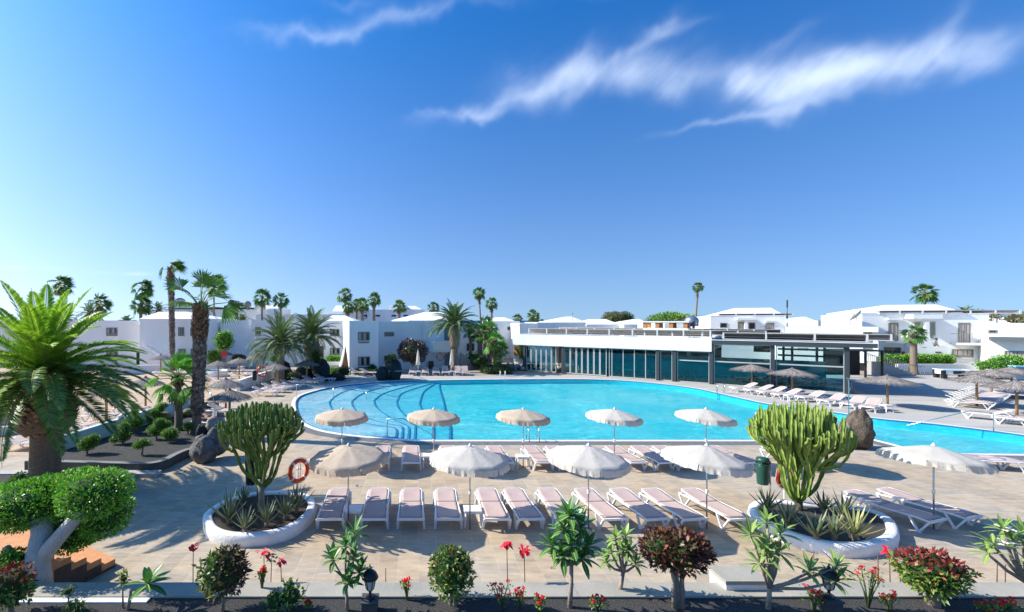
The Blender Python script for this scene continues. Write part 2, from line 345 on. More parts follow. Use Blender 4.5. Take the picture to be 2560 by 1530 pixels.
line=mat('dark_blue_step_line',(.03,.38,.57),.4)
for k,(z,pts) in enumerate(ARCS):
    A=catmull([tuple(G(x,y,z)[:2]) for x,y in pts],5,False)
    poly=A+[(A[-1][0],A[-1][1]-1.5),(-22,A[-1][1]-1.5),(-22,A[0][1]+3),(A[0][0],A[0][1]+3)]
    mb=MB(); mb.prism(poly,FZ-.05-.004*k,z,0,False); t=MB()
    B=offpoly(A,.10,False) ; 
    if (Vector(B[len(B)//2])-Vector((30,35))).length<(Vector(A[len(A)//2])-Vector((30,35))).length: B=offpoly(A,-.10,False)
    A2=offpoly(A,.0,False)
    ribbon(mb,A2,B,z+.004,z+.004,False,1)
    struct(mb.build('pool_step',[pale[k],line]))
# darker lane marks on the floor of the right-hand basin
mb=MB()
for j in range(5):
    a=G(2330+j*45,1075+j*5,FZ); b=G(2560+j*30,1100+j*7,FZ); mb.beam((a.x,a.y,FZ+.01),(b.x,b.y,FZ+.01),.12,.02)
struct(mb.build('pool_lane_lines',mat('pool_lane_line',(.05,.5,.7),.5)))
# water
wm=bpy.data.materials.new('pool_water'); wm.use_nodes=True; t=wm.node_tree; t.nodes.clear(); nn=t.nodes.new; lk=t.links.new
tcn=nn('ShaderNodeTexCoord'); mp=nn('ShaderNodeMapping'); mp.inputs['Scale'].default_value=(1.6,3.0,1); lk(tcn.outputs['Object'],mp.inputs[0])
n1=nn('ShaderNodeTexNoise'); n1.inputs['Scale'].default_value=1.5; n1.inputs['Detail'].default_value=5; n1.inputs['Distortion'].default_value=.5; lk(mp.outputs[0],n1.inputs['Vector'])
bp=nn('ShaderNodeBump'); bp.inputs['Strength'].default_value=.9; bp.inputs['Distance'].default_value=.10; n0=nn('ShaderNodeTexNoise'); n0.inputs['Scale'].default_value=.16; n0.inputs['Detail'].default_value=4; n0.inputs['Distortion'].default_value=1.0; lk(mp.outputs[0],n0.inputs['Vector'])
hsum=nn('ShaderNodeMath'); hsum.operation='MULTIPLY_ADD'; hsum.inputs[1].default_value=3.5; lk(n0.outputs[0],hsum.inputs[0]); lk(n1.outputs[0],hsum.inputs[2]); lk(hsum.outputs[0],bp.inputs['Height'])
fr_=nn('ShaderNodeFresnel'); fr_.inputs['IOR'].default_value=1.33; lk(bp.outputs[0],fr_.inputs['Normal'])
gl=nn('ShaderNodeBsdfGlossy'); gl.inputs['Roughness'].default_value=.04; lk(bp.outputs[0],gl.inputs['Normal'])
tp=nn('ShaderNodeBsdfTransparent'); 
cr=nn('ShaderNodeValToRGB'); cr.color_ramp.elements[0].position=.35; cr.color_ramp.elements[0].color=(.62,.97,1,1); cr.color_ramp.elements[1].position=.62; cr.color_ramp.elements[1].color=(1,1,1,1); tm=nn('ShaderNodeMath'); tm.operation='MULTIPLY_ADD'; tm.inputs[1].default_value=.6; lk(n0.outputs[0],tm.inputs[0]); t2=nn('ShaderNodeMath'); t2.operation='MULTIPLY'; t2.inputs[1].default_value=.4; lk(n1.outputs[0],t2.inputs[0]); lk(t2.outputs[0],tm.inputs[2]); lk(tm.outputs[0],cr.inputs[0]); lk(cr.outputs[0],tp.inputs[0])  # noise in the tint imitates a caustic-like light pattern
frs=nn('ShaderNodeMath'); frs.operation='MULTIPLY'; frs.inputs[1].default_value=.5; lk(fr_.outputs[0],frs.inputs[0])
ms=nn('ShaderNodeMixShader'); lk(frs.outputs[0],ms.inputs[0]); lk(tp.outputs[0],ms.inputs[1]); lk(gl.outputs[0],ms.inputs[2])
ot=nn('ShaderNodeOutputMaterial'); lk(ms.outputs[0],ot.inputs[0])
sheet('pool_water',offpoly(POOL,-.005),None,-.045,wm)
# near planting bed and its coping wall
mb=MB(); mb.prism([(-9.6,2),(14,2),(14,7.78),(-9.6,7.78)],-.02,.76); 
struct(mb.build('planting_bed',picon))
r1=MB(); r1.prism([(-14,7.79),(15,7.79),(15,8.12),(-14,8.12)],0,.768,0); 
cp=MB()
x=-14
rr=random.Random(3)
while x<15:
    L=rr.choice([1.15,1.2,1.25]); cp.box(x+.004,7.75,.770,min(15,x+L-.004),8.17,.80+rr.uniform(-.0015,.0015)); x+=L
cw=thing('garden_wall','low garden wall with grey stone coping along the front planting bed','wall',(0,0,0))
r1.build('wall_body',whitepaint,cw); cp.build('coping',stonecap,cw)
pb=MB(); pb.box(-9.6,7.62,.70,-4.55,7.745,.785)
pb.build('mortar_strip',whitepaint,cw)
for (px,pz) in ():
    pass
# ---------------- vegetation builders ----------------
V=Vector
phx=mat('date_palm_leaf',(.06,.11,.03),.45,isl=[(.04,.09,.018),(.07,.15,.022),(.12,.21,.035),(.18,.26,.05)],trans=.22,spec=.5)
phy=mat('young_palm_leaf',(.15,.28,.03),.45,isl=[(.10,.22,.015),(.20,.34,.022),(.32,.46,.04)],trans=.36,spec=.5)
phg=mat('grey_palm_leaf',(.08,.11,.05),.55,isl=[(.045,.09,.028),(.08,.135,.042),(.14,.185,.065)],trans=.25)
fanl=mat('fan_palm_leaf',(.06,.15,.04),.5,isl=[(.035,.10,.022),(.065,.16,.03),(.11,.22,.045)],trans=.32)
fanb=mat('bright_fan_leaf',(.12,.30,.03),.45,isl=[(.06,.20,.02),(.10,.28,.03),(.17,.38,.05)],trans=.35)
deadl=mat('dead_palm_leaf',(.25,.18,.09),.9,isl=[(.16,.11,.06),(.30,.22,.12)],trans=.2)
rach=mat('leaf_rib',(.25,.30,.08),.6)
bark=mat('palm_bark',(.24,.17,.115),.95,.35,9,1.0,24,col2=(.42,.31,.22),stretch=(1,1,6))
stubm=mat('palm_leaf_stub',(.2,.13,.08),.95,isl=[(.10,.065,.045),(.22,.15,.10),(.38,.28,.19)])
stubr=mat('red_palm_stub',(.25,.10,.05),.9,isl=[(.10,.055,.035),(.20,.12,.08),(.34,.23,.16)])
gstub=mat('grey_palm_boot',(.2,.17,.15),.95,isl=[(.08,.07,.062),(.20,.17,.15),(.36,.31,.27)])
def frond(mb,base,a,e,L,droop,nl,ll,lw,rd,wind=0,m=0,mr=1,rw=.03,vee=.45):
    p=V(base); N_=9; pts=[p.copy()]; dirs=[]
    for i in range(N_):
        s=(i+.5)/N_; ee=e-droop*s**1.4; aa=a
        d=V((math.cos(ee)*math.cos(aa)+wind*s,math.cos(ee)*math.sin(aa),math.sin(ee))).normalized(); dirs.append(d); p=p+d*(L/N_); pts.append(p.copy())
    up0=V((0,0,1)); vs=[];
    for i,q in enumerate(pts):
        d=dirs[min(i,N_-1)]; sd=d.cross(up0); sd=sd.normalized() if sd.length>.05 else V((1,0,0)); wv=rw*(1-.8*i/N_)
        vs+= [q-sd*wv,q+sd*wv]
    mb.add(vs,[(2*i,2*i+1,2*i+3,2*i+2) for i in range(N_)],mr)
    for k in range(nl):
        s=.10+.9*(k+.5)/nl; f=s*N_; i=min(int(f),N_-1); q=pts[i].lerp(pts[i+1],f-i); d=dirs[i]
        sd=d.cross(up0); sd=sd.normalized() if sd.length>.05 else V((1,0,0)); u=sd.cross(d)
        l=ll*(math.sin(PI*min(1,(s*.92+.12)))**.6)*rd.uniform(.85,1.1); fw=.35+.65*s
        for sg in (-1,1):
            t=(sd*sg+d*fw+u*(vee+rd.uniform(-.12,.12))).normalized(); tip=q+t*l+V((0,0,-.14*l)); mid=q+t*(l*.45); wv=d*(lw*.5)
            b=len(mb.v); mb.v.extend((tuple(q-wv*.6),tuple(mid-wv),tuple(tip),tuple(mid+wv))); mb.f.append((b,b+1,b+2,b+3)); mb.m.append(m); mb.sm.append(False)
def stubs(mb,c,rfun,z0,z1,n,size,rd,m=0,out=.5,up=.8,axis=None):
    for k in range(n):
        z=z0+(z1-z0)*(k+rd.random())/n; a=k*2.39996+rd.uniform(-.2,.2); r=rfun((z-z0)/(z1-z0)); cx,cy=axis(z) if axis else (c[0],c[1])
        o=V((math.cos(a),math.sin(a),0)); sd=V((-math.sin(a),math.cos(a),0)); q=V((cx,cy,z))+o*(r*.93)
        s=size*rd.uniform(.7,1.25); tip=q+o*(s*out)+V((0,0,s*up))
        mb.add([q-sd*s*.42,q+sd*s*.42,q+sd*s*.3+(tip-q)*.75+o*s*.1,tip,q-sd*s*.3+(tip-q)*.75+o*s*.1],[(0,1,2,3,4)],m)
def date_palm(label,loc,hub,tr,fl,nf,seed,bulge=None,wind=0,nl=50,ll=.42,lw=.03,group=None,near=False,emin=-.7,young=True,shift=(0,0)):
    rd=random.Random(seed); root=thing('date_palm',label,'palm tree',loc,group=group); hx,hy=shift
    tk=MB(); z0,z1=-.1,hub-.25
    ax=lambda z:(hx*max(0,z/hub)**1.5,hy*max(0,z/hub)**1.5)
    prof=[];K=14
    for i in range(K+1):
        s=i/K; z=z0+(z1-z0)*s; r=tr*(1.12-.22*s) + (tr*.35*math.exp(-s*14)); prof.append((r,z))
    tk.tube([(ax(z)[0],ax(z)[1],z) for r,z in prof],[r for r,z in prof],20 if near else 10,0)
    n1=int((420 if near else 90)*z1/2)
    stubs(tk,(0,0),lambda s:tr*(1.10-.2*s),.05,z1*.82,n1,.10 if near else .14,rd,0,.22,.42,ax); tk.build('trunk',[bark],root)
    bz0,bz1,br=bulge or (hub-tr*3.0,hub,tr*1.6)
    bb=MB(); bb.tube([(*ax(bz0+(bz1-bz0)*i/7),bz0+(bz1-bz0)*i/7) for i in range(8)],[tr*.9]+[br*.92*math.sin(PI*(.22+.62*i/7))**.6 for i in range(1,8)],18,0)
    stubs(bb,(0,0),lambda s:br*math.sin(PI*(.12+.7*s))**.5,bz0,bz1,420 if near else 110,(.17 if near else .22)*br/.9,rd,1,.55,.75,ax)
    bb.build('leaf_base_collar',[bark,stubm if not young else stubr],root)
    cr=MB()
    for k in range(nf):
        s=(k+.5)/nf; a=k*2.39996+rd.uniform(-.15,.15); e=1.45-(1.45-emin)*s**.85+rd.uniform(-.1,.1); L=fl*rd.uniform(.85,1.08)*(1-.18*(1-s)); dr=.55+.75*math.sin(PI*min(1,max(0,(e+.6)/2)))*rd.uniform(.7,1.2)
        if near and s<.2: dr*=.55
        m=2 if (near and (s<.42 or rd.random()<.25)) else 0
        b=V((hx+.12*tr*math.cos(a)*4*s,hy+.12*tr*math.sin(a)*4*s,hub-.35*s*tr*2))
        frond(cr,b,a,e,L,dr,nl,ll*rd.uniform(.9,1.1),lw,rd,wind*(.4+.6*s),m,1,.028 if near else .03)
    cr.build('crown',[phx if near else phg,rach,phy],root); return root
def fanleaf(mb,base,a,e,pl,R,rd,ns=18,m=0,wind=0,pm=1,droop=.5,spread=2.5):
    d=V((math.cos(e)*math.cos(a),math.cos(e)*math.sin(a),math.sin(e))); d=(d+V((wind,0,0))).normalized()
    hub=V(base)+d*pl+V((0,0,-.12*pl)); mb.tube([base,V(base)+d*(pl*.5)+V((0,0,.02)),hub],[.03*R+.01,.02*R+.006,.012*R+.004],4,pm,smooth=False)
    sd=d.cross(V((0,0,1))); sd=sd.normalized() if sd.length>.05 else V((0,1,0))
    d2=(d+V((wind*.8,0,-droop*.55))).normalized(); sd=(Matrix.Rotation(rd.uniform(-.9,.9),3,d2)@sd); sd=(sd-d2*sd.dot(d2)).normalized(); u=sd.cross(d2)
    for k in range(ns):
        t=-spread/2+spread*(k+.5)/ns; q=(d2*math.cos(t)+sd*math.sin(t)); l=R*(.72+.28*math.cos(t))*rd.uniform(.9,1.08)
        wv=q.cross(u).normalized()*(R*.40*spread/ns); lift=u*(.03*R*(1 if k%2 else -1))
        m1=hub+q*(l*.55)+V((wind*.1*l,0,-.05*l))+lift; tip=hub+q*l*.97+V((wind*.35*l,0,-droop*l*rd.uniform(.25,.6)))
        b=len(mb.v); mb.v.extend((tuple(hub),tuple(m1-wv),tuple(tip),tuple(m1+wv))); mb.f.append((b,b+1,b+2,b+3)); mb.m.append(m); mb.sm.append(False)
def fan_palm(label,loc,top,tr,R,nf,seed,lean=(0,0),wind=.35,group=None,shag=0,skirt=12,ns=16,bright=False,red=False,pl=None,name='fan_palm',emin=-.7,tr2=None,pw=1.6,ss=.2):
    rd=random.Random(seed); root=thing(name,label,'palm tree',loc,group=group)
    ax=lambda z:(lean[0]*(max(0,z)/top)**pw,lean[1]*(max(0,z)/top)**pw)
    tk=MB(); K=12; tr2=tr2 or tr*.8
    tk.tube([(*ax(top*i/K),top*i/K-.1) for i in range(K+1)],[tr*(1.35-.35*min(1,i*.5)) +(tr2-tr)*i/K for i in range(K+1)],14 if shag else 8,0)
    if shag:
        stubs(tk,(0,0),lambda s:tr+(tr2-tr)*s+.02,top*.16,top*.74,int(shag),ss,rd,1,.42,.8,ax)
        stubs(tk,(0,0),lambda s:tr2*(.95+.35*math.sin(PI*s)),top*.72,top*1.0,int(shag*.6),ss*1.05,rd,2,.55,.7,ax)
    else: stubs(tk,(0,0),lambda s:tr2*1.25,top*.82,top*1.0,46,.22*max(1,tr/.2),rd,2 if red else 1,.45,.75,ax)
    tk.build('trunk',[bark,gstub,stubr],root)
    cr=MB(); base=V((*ax(top),top-.05)); pl=pl or R*.55
    for k in range(nf):
        s=(k+.5)/nf; a=k*2.39996+rd.uniform(-.2,.2); e=1.4-(1.4-emin)*s+rd.uniform(-.12,.12)
        fanleaf(cr,base+V((0,0,-.15*s*R)),a,e,pl*rd.uniform(.8,1.15),R*rd.uniform(.55,.72),rd,ns,0,wind*rd.uniform(.6,1.2),1,.35+.5*s)
    for k in range(skirt):
        a=rd.uniform(0,2*PI); fanleaf(cr,base+V((0,0,-.2*R)),a,-1.1,pl*.5,R*.5,rd,8,2,0,1,.6,1.6)
    cr.build('crown',[fanb if bright else fanl,rach,deadl],root); return root
def leafdir(n,rd,j=.7):
    d=(n+V((rd.gauss(0,j),rd.gauss(0,j),rd.gauss(0,j)))).normalized(); return d
def leafq(mb,p,d,l,w_,rd,m=0):
    s=d.cross(V((rd.uniform(-1,1),rd.uniform(-1,1),rd.uniform(-1,1))))
    if s.length<.1: s=V((1,0,0))
    s.normalize(); b=len(mb.v); q=p+d*(l*.45)
    mb.v.extend((tuple(p),tuple(q-s*(w_*.5)),tuple(p+d*l),tuple(q+s*(w_*.5)))); mb.f.append((b,b+1,b+2,b+3)); mb.m.append(m); mb.sm.append(False)
def noisy(n,seed,f=2.2): return noise.noise(n*f+V((seed*7.3,seed*3.1,0)))
def leafblob(mb,c,r,n,l,w_,rd,m=0,core=None,rough=.10,j=.75,mp=None,flat=0,depth=.16):
    c=V(c); r=V(r) if isinstance(r,(tuple,list)) else V((r,r,r)); sd=rd.random()*10
    for k in range(n):
        z=1-2*(k+.5)/n; a=k*2.39996+rd.uniform(-.3,.3); q=math.sqrt(1-z*z); d=V((q*math.cos(a),q*math.sin(a),z))
        f=1+rough*2*noisy(d,sd)+rough*.7*noisy(d,sd+4,6)-depth*rd.random()**1.5
        p=c+V((d.x*r.x,d.y*r.y,d.z*r.z))*f; nn_=V((d.x/r.x,d.y/r.y,d.z/r.z)).normalized()
        leafq(mb,p,leafdir((nn_+V((0,0,.25))).normalized(),rd,j),l*rd.uniform(.7,1.25),w_*rd.uniform(.8,1.2),rd,mp(p,rd) if mp else m)
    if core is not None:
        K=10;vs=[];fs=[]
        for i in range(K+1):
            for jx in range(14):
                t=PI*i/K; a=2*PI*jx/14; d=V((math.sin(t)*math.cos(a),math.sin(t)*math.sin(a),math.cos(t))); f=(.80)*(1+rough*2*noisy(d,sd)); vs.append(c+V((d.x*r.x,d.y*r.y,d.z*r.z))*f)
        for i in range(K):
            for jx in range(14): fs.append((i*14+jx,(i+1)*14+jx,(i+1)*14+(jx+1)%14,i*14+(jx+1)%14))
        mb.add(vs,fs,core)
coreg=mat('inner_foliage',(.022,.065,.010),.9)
ficus=mat('ficus_leaf',(.1,.28,.02),.38,isl=[(.035,.13,.012),(.07,.22,.015),(.11,.30,.02),(.20,.42,.03),(.32,.50,.05)],trans=.25,spec=.5)
shrubl=mat('shrub_leaf',(.07,.17,.02),.5,isl=[(.04,.11,.01),(.09,.20,.02),(.16,.29,.03),(.22,.35,.05)],trans=.2)
dshrub=mat('dark_shrub_leaf',(.03,.06,.015),.5,isl=[(.012,.03,.008),(.035,.065,.015),(.07,.10,.03)],trans=.12)
crotg=mat('croton_green',(.08,.16,.03),.4,isl=[(.04,.09,.02),(.09,.17,.03),(.18,.24,.05),(.30,.27,.05)],trans=.2)
crotr=mat('croton_red',(.16,.03,.02),.4,isl=[(.05,.012,.012),(.12,.022,.02),(.24,.03,.025),(.30,.07,.03)],trans=.18)
crotd=mat('croton_dark',(.06,.02,.015),.4,isl=[(.02,.012,.01),(.06,.02,.015),(.13,.05,.03),(.10,.10,.03)],trans=.12)
ppl=mat('purple_tree_leaf',(.05,.03,.03),.35,isl=[(.015,.010,.012),(.045,.025,.028),(.11,.07,.06),(.20,.14,.12)],trans=.08,spec=.6)
plum=mat('plumeria_leaf',(.08,.22,.04),.38,isl=[(.025,.10,.02),(.05,.16,.03),(.10,.25,.045)],trans=.25,spec=.5)
pluml=mat('pale_plumeria_leaf',(.15,.28,.06),.4,isl=[(.08,.17,.03),(.15,.27,.05),(.25,.36,.09)],trans=.28)
midrib=mat('leaf_midrib',(.35,.42,.15),.5)
stemw=mat('pale_stem',(.34,.27,.21),.8,.25,12,.5,30)
stemg=mat('green_stem',(.10,.13,.05),.7,.2,10)
redf=mat('red_flower',(.62,.012,.03),.45,isl=[(.42,.006,.015),(.65,.015,.035),(.75,.05,.08)],trans=.25)
whitef=mat('white_flower',(.75,.70,.52),.5,isl=[(.7,.62,.40),(.8,.78,.70)],trans=.3)
def longleaf(mb,base,d,L,W,droop,rd,m=0,mm=1,fold=.25,K=5):
    side=d.cross(V((0,0,1))); side=side.normalized() if side.length>.08 else V((math.cos(rd.random()*6),math.sin(rd.random()*6),0)); vs=[];p=V(base);dd=d.copy()
    for i in range(K+1):
        s=i/K; wv=W*.5*(math.sin(PI*min(.98,max(.03,.06+s*.93)))**.75)*(1.12 if s>.35 else .9); u=side.cross(dd).normalized()
        vs+=[p-side*wv+u*(fold*wv),p,p+side*wv+u*(fold*wv)]; dd=(dd+V((0,0,-droop/K))).normalized(); p=p+dd*(L/K)
    fs=[]
    for i in range(K): a=3*i; fs+=[(a,a+1,a+4,a+3),(a+1,a+2,a+5,a+4)]
    mb.add(vs,fs,m,True)
    if mm is not None:
        vs2=[]
        for i in range(K+1):
            c=vs[3*i+1]; u=V((0,0,.003)); wv=.004+.006*(1-i/K); vs2+=[c+u-side*wv,c+u+side*wv]
        mb.add(vs2,[(2*i,2*i+1,2*i+3,2*i+2) for i in range(K)],mm)
def rosette(mb,p,ax,n,L,W,rd,m=0,mm=1,droop=.5,e0=.15,e1=1.2):
    for k in range(n):
        a=k*2.39996+rd.random()*.4; e=e1-(e1-e0)*(k/n); t=ax.orthogonal().normalized(); b=ax.cross(t)
        d=(ax*math.sin(e)+(t*math.cos(a)+b*math.sin(a))*math.cos(e)).normalized(); longleaf(mb,V(p)+ax*(.05*(1-k/n)),d,L*rd.uniform(.75,1.1),W*rd.uniform(.85,1.1),droop*rd.uniform(.5,1.3),rd,m,mm)
def topiary(label,loc,blobs,seed,leafm=shrubl,l=.05,w_=.03,dens=1,stem=.22,name='clipped_shrub',cat='shrub',stems=2,group=None,mp=None,mats=None,stemm=None,j=.75,srad=.03,rough=.10):
    rd=random.Random(seed); root=thing(name,label,cat,loc,group=group)
    mb=MB()
    for (c,r) in blobs:
        rr_=max(r) if isinstance(r,(tuple,list)) else r; area=4*PI*(rr_**2)*.8; n=int(area/(l*w_)*1.5*dens); leafblob(mb,c,r,min(n,9000),l,w_,rd,0,1,mp=mp,j=j,rough=rough)
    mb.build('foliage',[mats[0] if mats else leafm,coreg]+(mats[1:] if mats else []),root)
    tk=MB(); c=V(blobs[0][0])
    for k in range(stems):
        a=rd.uniform(0,6.28); b=V((.06*math.cos(a)*(k>0),.06*math.sin(a)*(k>0),-.03)); e=V((c.x*.8+.12*math.cos(a)*(k>0),c.y*.8+.1*math.sin(a)*(k>0),c.z)); tk.tube([b,b.lerp(e,.5)+V((rd.uniform(-.02,.02),rd.uniform(-.02,.02),0)),e],[srad*1.5,srad,srad*.8],7,0)
    tk.build('stem',stemm or stemw,root); return root
def branchy(label,loc,tips,seed,L=.28,W=.07,n=14,leafm=plum,name='plumeria',trunk_r=.035,fork=None,flowers=(),group=None,droop=.5,stemm=None,e0=.0,e1=1.25):
    """tips: list of (x,y,z) rosette positions; fork: node list (x,y,z) trunk path end"""
    rd=random.Random(seed); root=thing(name,label,'plant',loc,group=group); tk=MB(); f=V(fork or (0,0,.4)); tk.tube([(0,0,-.05),tuple(f*.5+V((.01,0,0))),tuple(f)],[trunk_r*1.3,trunk_r*1.05,trunk_r],8,0)
    cr=MB()
    for i,t in enumerate(tips):
        t=V(t); mid=f.lerp(t,.5)+V((rd.uniform(-.03,.03),rd.uniform(-.03,.03),-.04)); tk.tube([f,mid,t],[trunk_r*.85,trunk_r*.65,trunk_r*.5],7,0)
        ax=(t-mid).normalized()*.5+V((0,0,.6)); rosette(cr,t,ax.normalized(),n,L,W,rd,0,1,droop,e0,e1)
    tk.build('trunk',stemm or stemw,root); cr.build('foliage',[leafm,midrib],root)
    if flowers:
        for t in flowers:
            fl=MB()
            for k in range(9):
                c=V(t)+V((rd.gauss(0,.05),rd.gauss(0,.05),rd.uniform(0,.06)))
                for q in range(5):
                    a=q*1.257+k; leafq(fl,c,V((math.cos(a),math.sin(a),.45)).normalized(),.045,.03,rd)
            fl.build('flower_cluster',whitef,root)
    return root
cact=mat('euphorbia_green',(.10,.18,.035),.55,.3,6,.3,40,col2=(.21,.30,.07)); cactb=mat('euphorbia_bright',(.17,.27,.035),.55,.25,6,.3,40,col2=(.33,.42,.09)); cbark=mat('euphorbia_bark',(.28,.25,.19),.9,.3,8,.6,30,col2=(.36,.33,.25))
def candelabra(label,loc,hh,R,seed,trunk_h,m1,rs=.052,ntips=64,dark_trunk=False,mid_n=12):
    rd=random.Random(seed); root=thing('candelabra_euphorbia',label,'cactus tree',loc); tk=MB()
    tk.tube([(0,0,-.1),(.02,0,trunk_h*.5),(0,.01,trunk_h)],[.11,.085,.10],10,0); tk.build('trunk',cbark if not dark_trunk else mat('dark_euphorbia_bark',(.09,.085,.06),.9,.3,8,.6,30),root)
    arms=MB(); prof=[1,.38]
    def arm(path,r0,r1):
        P=[V(p) for p in path]; Q=catm3(P,7); K=len(Q); rr_=[]
        for i in range(K):
            s=i/(K-1); rr_.append((r0+(r1-r0)*s)*(1+.10*math.sin(i*1.9+r0*90)*1.5)*(1 if s<.97 else .75))
        Q.append(Q[-1]+(Q[-1]-Q[-2])*.35); rr_.append(rr_[-1]*.45)
        arms.tube([tuple(q) for q in Q],rr_,8,0,prof=prof,smooth=False)
    mids=[]
    for k in range(mid_n):
        a=2*PI*k/mid_n+rd.uniform(-.25,.25); rr0=R*rd.uniform(.22,.60) if k%3 else R*.12; z=trunk_h+(hh-trunk_h)*(.20+.40*(rr0/R))*rd.uniform(.75,1.2)
        mp_=V((rr0*math.cos(a),rr0*math.sin(a),z)); mids.append(mp_); st=V((0,0,trunk_h*rd.uniform(.72,1.0)))
        arm([st,V((mp_.x*.6,mp_.y*.6,st.z+(z-st.z)*.30)),mp_],rs*1.1,rs*1.05)
    subs=[]
    for k in range(mid_n*3):
        a=k*2.39996; rr0=R*(.18+.52*math.sqrt((k+.5)/(mid_n*3)))*rd.uniform(.9,1.08); z=trunk_h+(hh-trunk_h)*rd.uniform(.42,.66); t=V((rr0*math.cos(a),rr0*math.sin(a),z)); mp_=min(mids,key=lambda m_:(m_-V((t.x*.6,t.y*.6,m_.z))).length+rd.random()*.1)
        z=max(z,mp_.z+.12); t.z=z; subs.append(t); arm([mp_+V((0,0,-.06)),mp_.lerp(t,.6)+V((0,0,-.06)),t],rs*.95,rs*.95)
    for k in range(ntips):
        a=k*2.39996; rr0=R*math.sqrt((k+.5)/ntips)*rd.uniform(.9,1.06); q_=rr0/R; top=hh-(hh-trunk_h)*(.10*q_**2+.26*q_**5)-abs(rd.gauss(0,.13)); t=V((rr0*math.cos(a),rr0*math.sin(a),top))
        sp_=min(subs,key=lambda m_:(m_-V((t.x*.70,t.y*.70,m_.z))).length+rd.random()*.12)
        if top-sp_.z<.15: top=sp_.z+rd.uniform(.15,.35); t.z=top
        arm([sp_+V((0,0,-.05)),V((sp_.x+(t.x-sp_.x)*.8,sp_.y+(t.y-sp_.y)*.8,sp_.z+(top-sp_.z)*.35)),t],rs*.8,rs*rd.uniform(.85,1.1))
        if rd.random()<.35:   # short side pup
            b0=sp_.lerp(t,.4); d_=V((rd.uniform(-1,1),rd.uniform(-1,1),0)).normalized()*rs*2.2; arm([b0,b0+d_+V((0,0,.05)),b0+d_*1.25+V((0,0,rd.uniform(.15,.3)))],rs*.6,rs*.8)
    arms.build('arms',m1,root); return root
def catm3(P,k):
    out=[];n=len(P)
    for i in range(n-1):
        p0,p1,p2,p3=P[max(0,i-1)],P[i],P[i+1],P[min(n-1,i+2)]
        for s_ in range(k):
            t=s_/k; out.append(.5*((2*p1)+(-p0+p2)*t+(2*p0-5*p1+4*p2-p3)*t*t+(-p0+3*p1-3*p2+p3)*t**3))
    out.append(P[-1].copy()); return out
aloem=mat('aloe_leaf',(.16,.20,.10),.5,isl=[(.10,.13,.07),(.15,.19,.09),(.22,.25,.13)],var=.15,vscale=8)
aloey=mat('yellow_aloe_leaf',(.30,.31,.10),.5,isl=[(.16,.21,.09),(.30,.32,.12),(.42,.38,.14)])
def aloe(label,loc,n,L,W,seed,m=None,group=None,stem=.12,curl=.5):
    rd=random.Random(seed); root=thing('aloe',label,'plant',loc,group=group); mb=MB()
    for k in range(n):
        a=k*2.39996; e=1.35-1.05*(k/n)+rd.uniform(-.08,.08); d=V((math.cos(a)*math.cos(e),math.sin(a)*math.cos(e),math.sin(e))); p=V((0,0,stem+.04*(1-k/n))); dd=d.copy(); K=6; side=d.cross(V((0,0,1))).normalized(); l=L*rd.uniform(.75,1.1); vs=[]
        for i in range(K+1):
            s=i/K; wv=W*.5*(1-s)**.8+.002; u=side.cross(dd).normalized(); vs+=[p-side*wv+u*wv*.45,p-u*wv*.5,p+side*wv+u*wv*.45]; dd=(dd+V((0,0,curl/K if e<.9 else .1/K))).normalized(); p=p+dd*(l/K)
        fs=[]
        for i in range(K): q=3*i; fs+=[(q,q+1,q+4,q+3),(q+1,q+2,q+5,q+4),(q+2,q,q+3,q+5)]
        mb.add(vs,fs,0,False)
    mb.build('leaves',m or aloem,root); t=MB(); t.tube([(0,0,-.04),(0,0,stem+.06)],[W*.55,W*.75],8,0); t.build('stem',stubm,root); return root
def flower_stalk(label,loc,h,seed,n=14,size=.05,leaf=True,name='canna',spread=.05,m=None,group=None,bare=False):
    rd=random.Random(seed); root=thing(name,label,'flower',loc,group=group); s=MB(); lean=rd.uniform(-.04,.04); s.tube([(0,0,-.02),(lean*.5,0,h*.5),(lean,0,h)],[.011,.009,.007],6,0)
    s.build('stalk',mat('reddish_stalk',(.13,.06,.04),.7,.2,9),root)
    if not bare:
        f=MB()
        for k in range(n):
            c=V((lean+rd.gauss(0,spread),rd.gauss(0,spread),h+rd.uniform(-.5,1)*spread*1.3)); longleaf(f,c,leafdir(V((0,0,.35)),rd,.8),size*rd.uniform(.8,1.3),size*.7,.9,rd,0,None,.3,3)
        f.build('petals',m or redf,root)
    if leaf:
        l=MB()
        for k in range(3): a=rd.uniform(0,6.28); longleaf(l,V((0,0,.02)),V((math.cos(a)*.5,math.sin(a)*.5,.8)).normalized(),.14,.05,.5,rd,0,None)
        l.build('leaf',plum,root)
    return root
def redbush(label,loc,r,seed,nf=60,group=None,lean=(0,0),h=.25):
    rd=random.Random(seed); root=thing('flowering_shrub',label,'shrub',loc,group=group); s=MB(); l=MB()
    for k in range(9):
        f=MB()
        a=rd.uniform(0,6.28); rr_=r*rd.random()**.5; t=V((lean[0]+rr_*math.cos(a),lean[1]+rr_*math.sin(a),h+rd.uniform(-.4,.6)*r)); s.tube([(0,0,-.03),V((t.x*.4,t.y*.4,t.z*.5)),t],[.014,.011,.007],5,0)
        for q in range(nf//9): leafq(f,t+V((rd.uniform(-1,1)*min(.03,r*.2),rd.uniform(-1,1)*min(.03,r*.2),rd.uniform(-1,1)*.015+.02)),leafdir(V((0,0,1)),rd,.7),.035,.034,rd)
        f.build('flower_head',redf,root)
        for q in range(12): leafq(l,t+V((rd.gauss(0,r*.25),rd.gauss(0,r*.25),-abs(rd.gauss(0,r*.35)))),leafdir(V((0,0,.5)),rd,.9),.05,.022,rd)
    s.build('stems',stemg,root); l.build('leaves',shrubl,root); return root
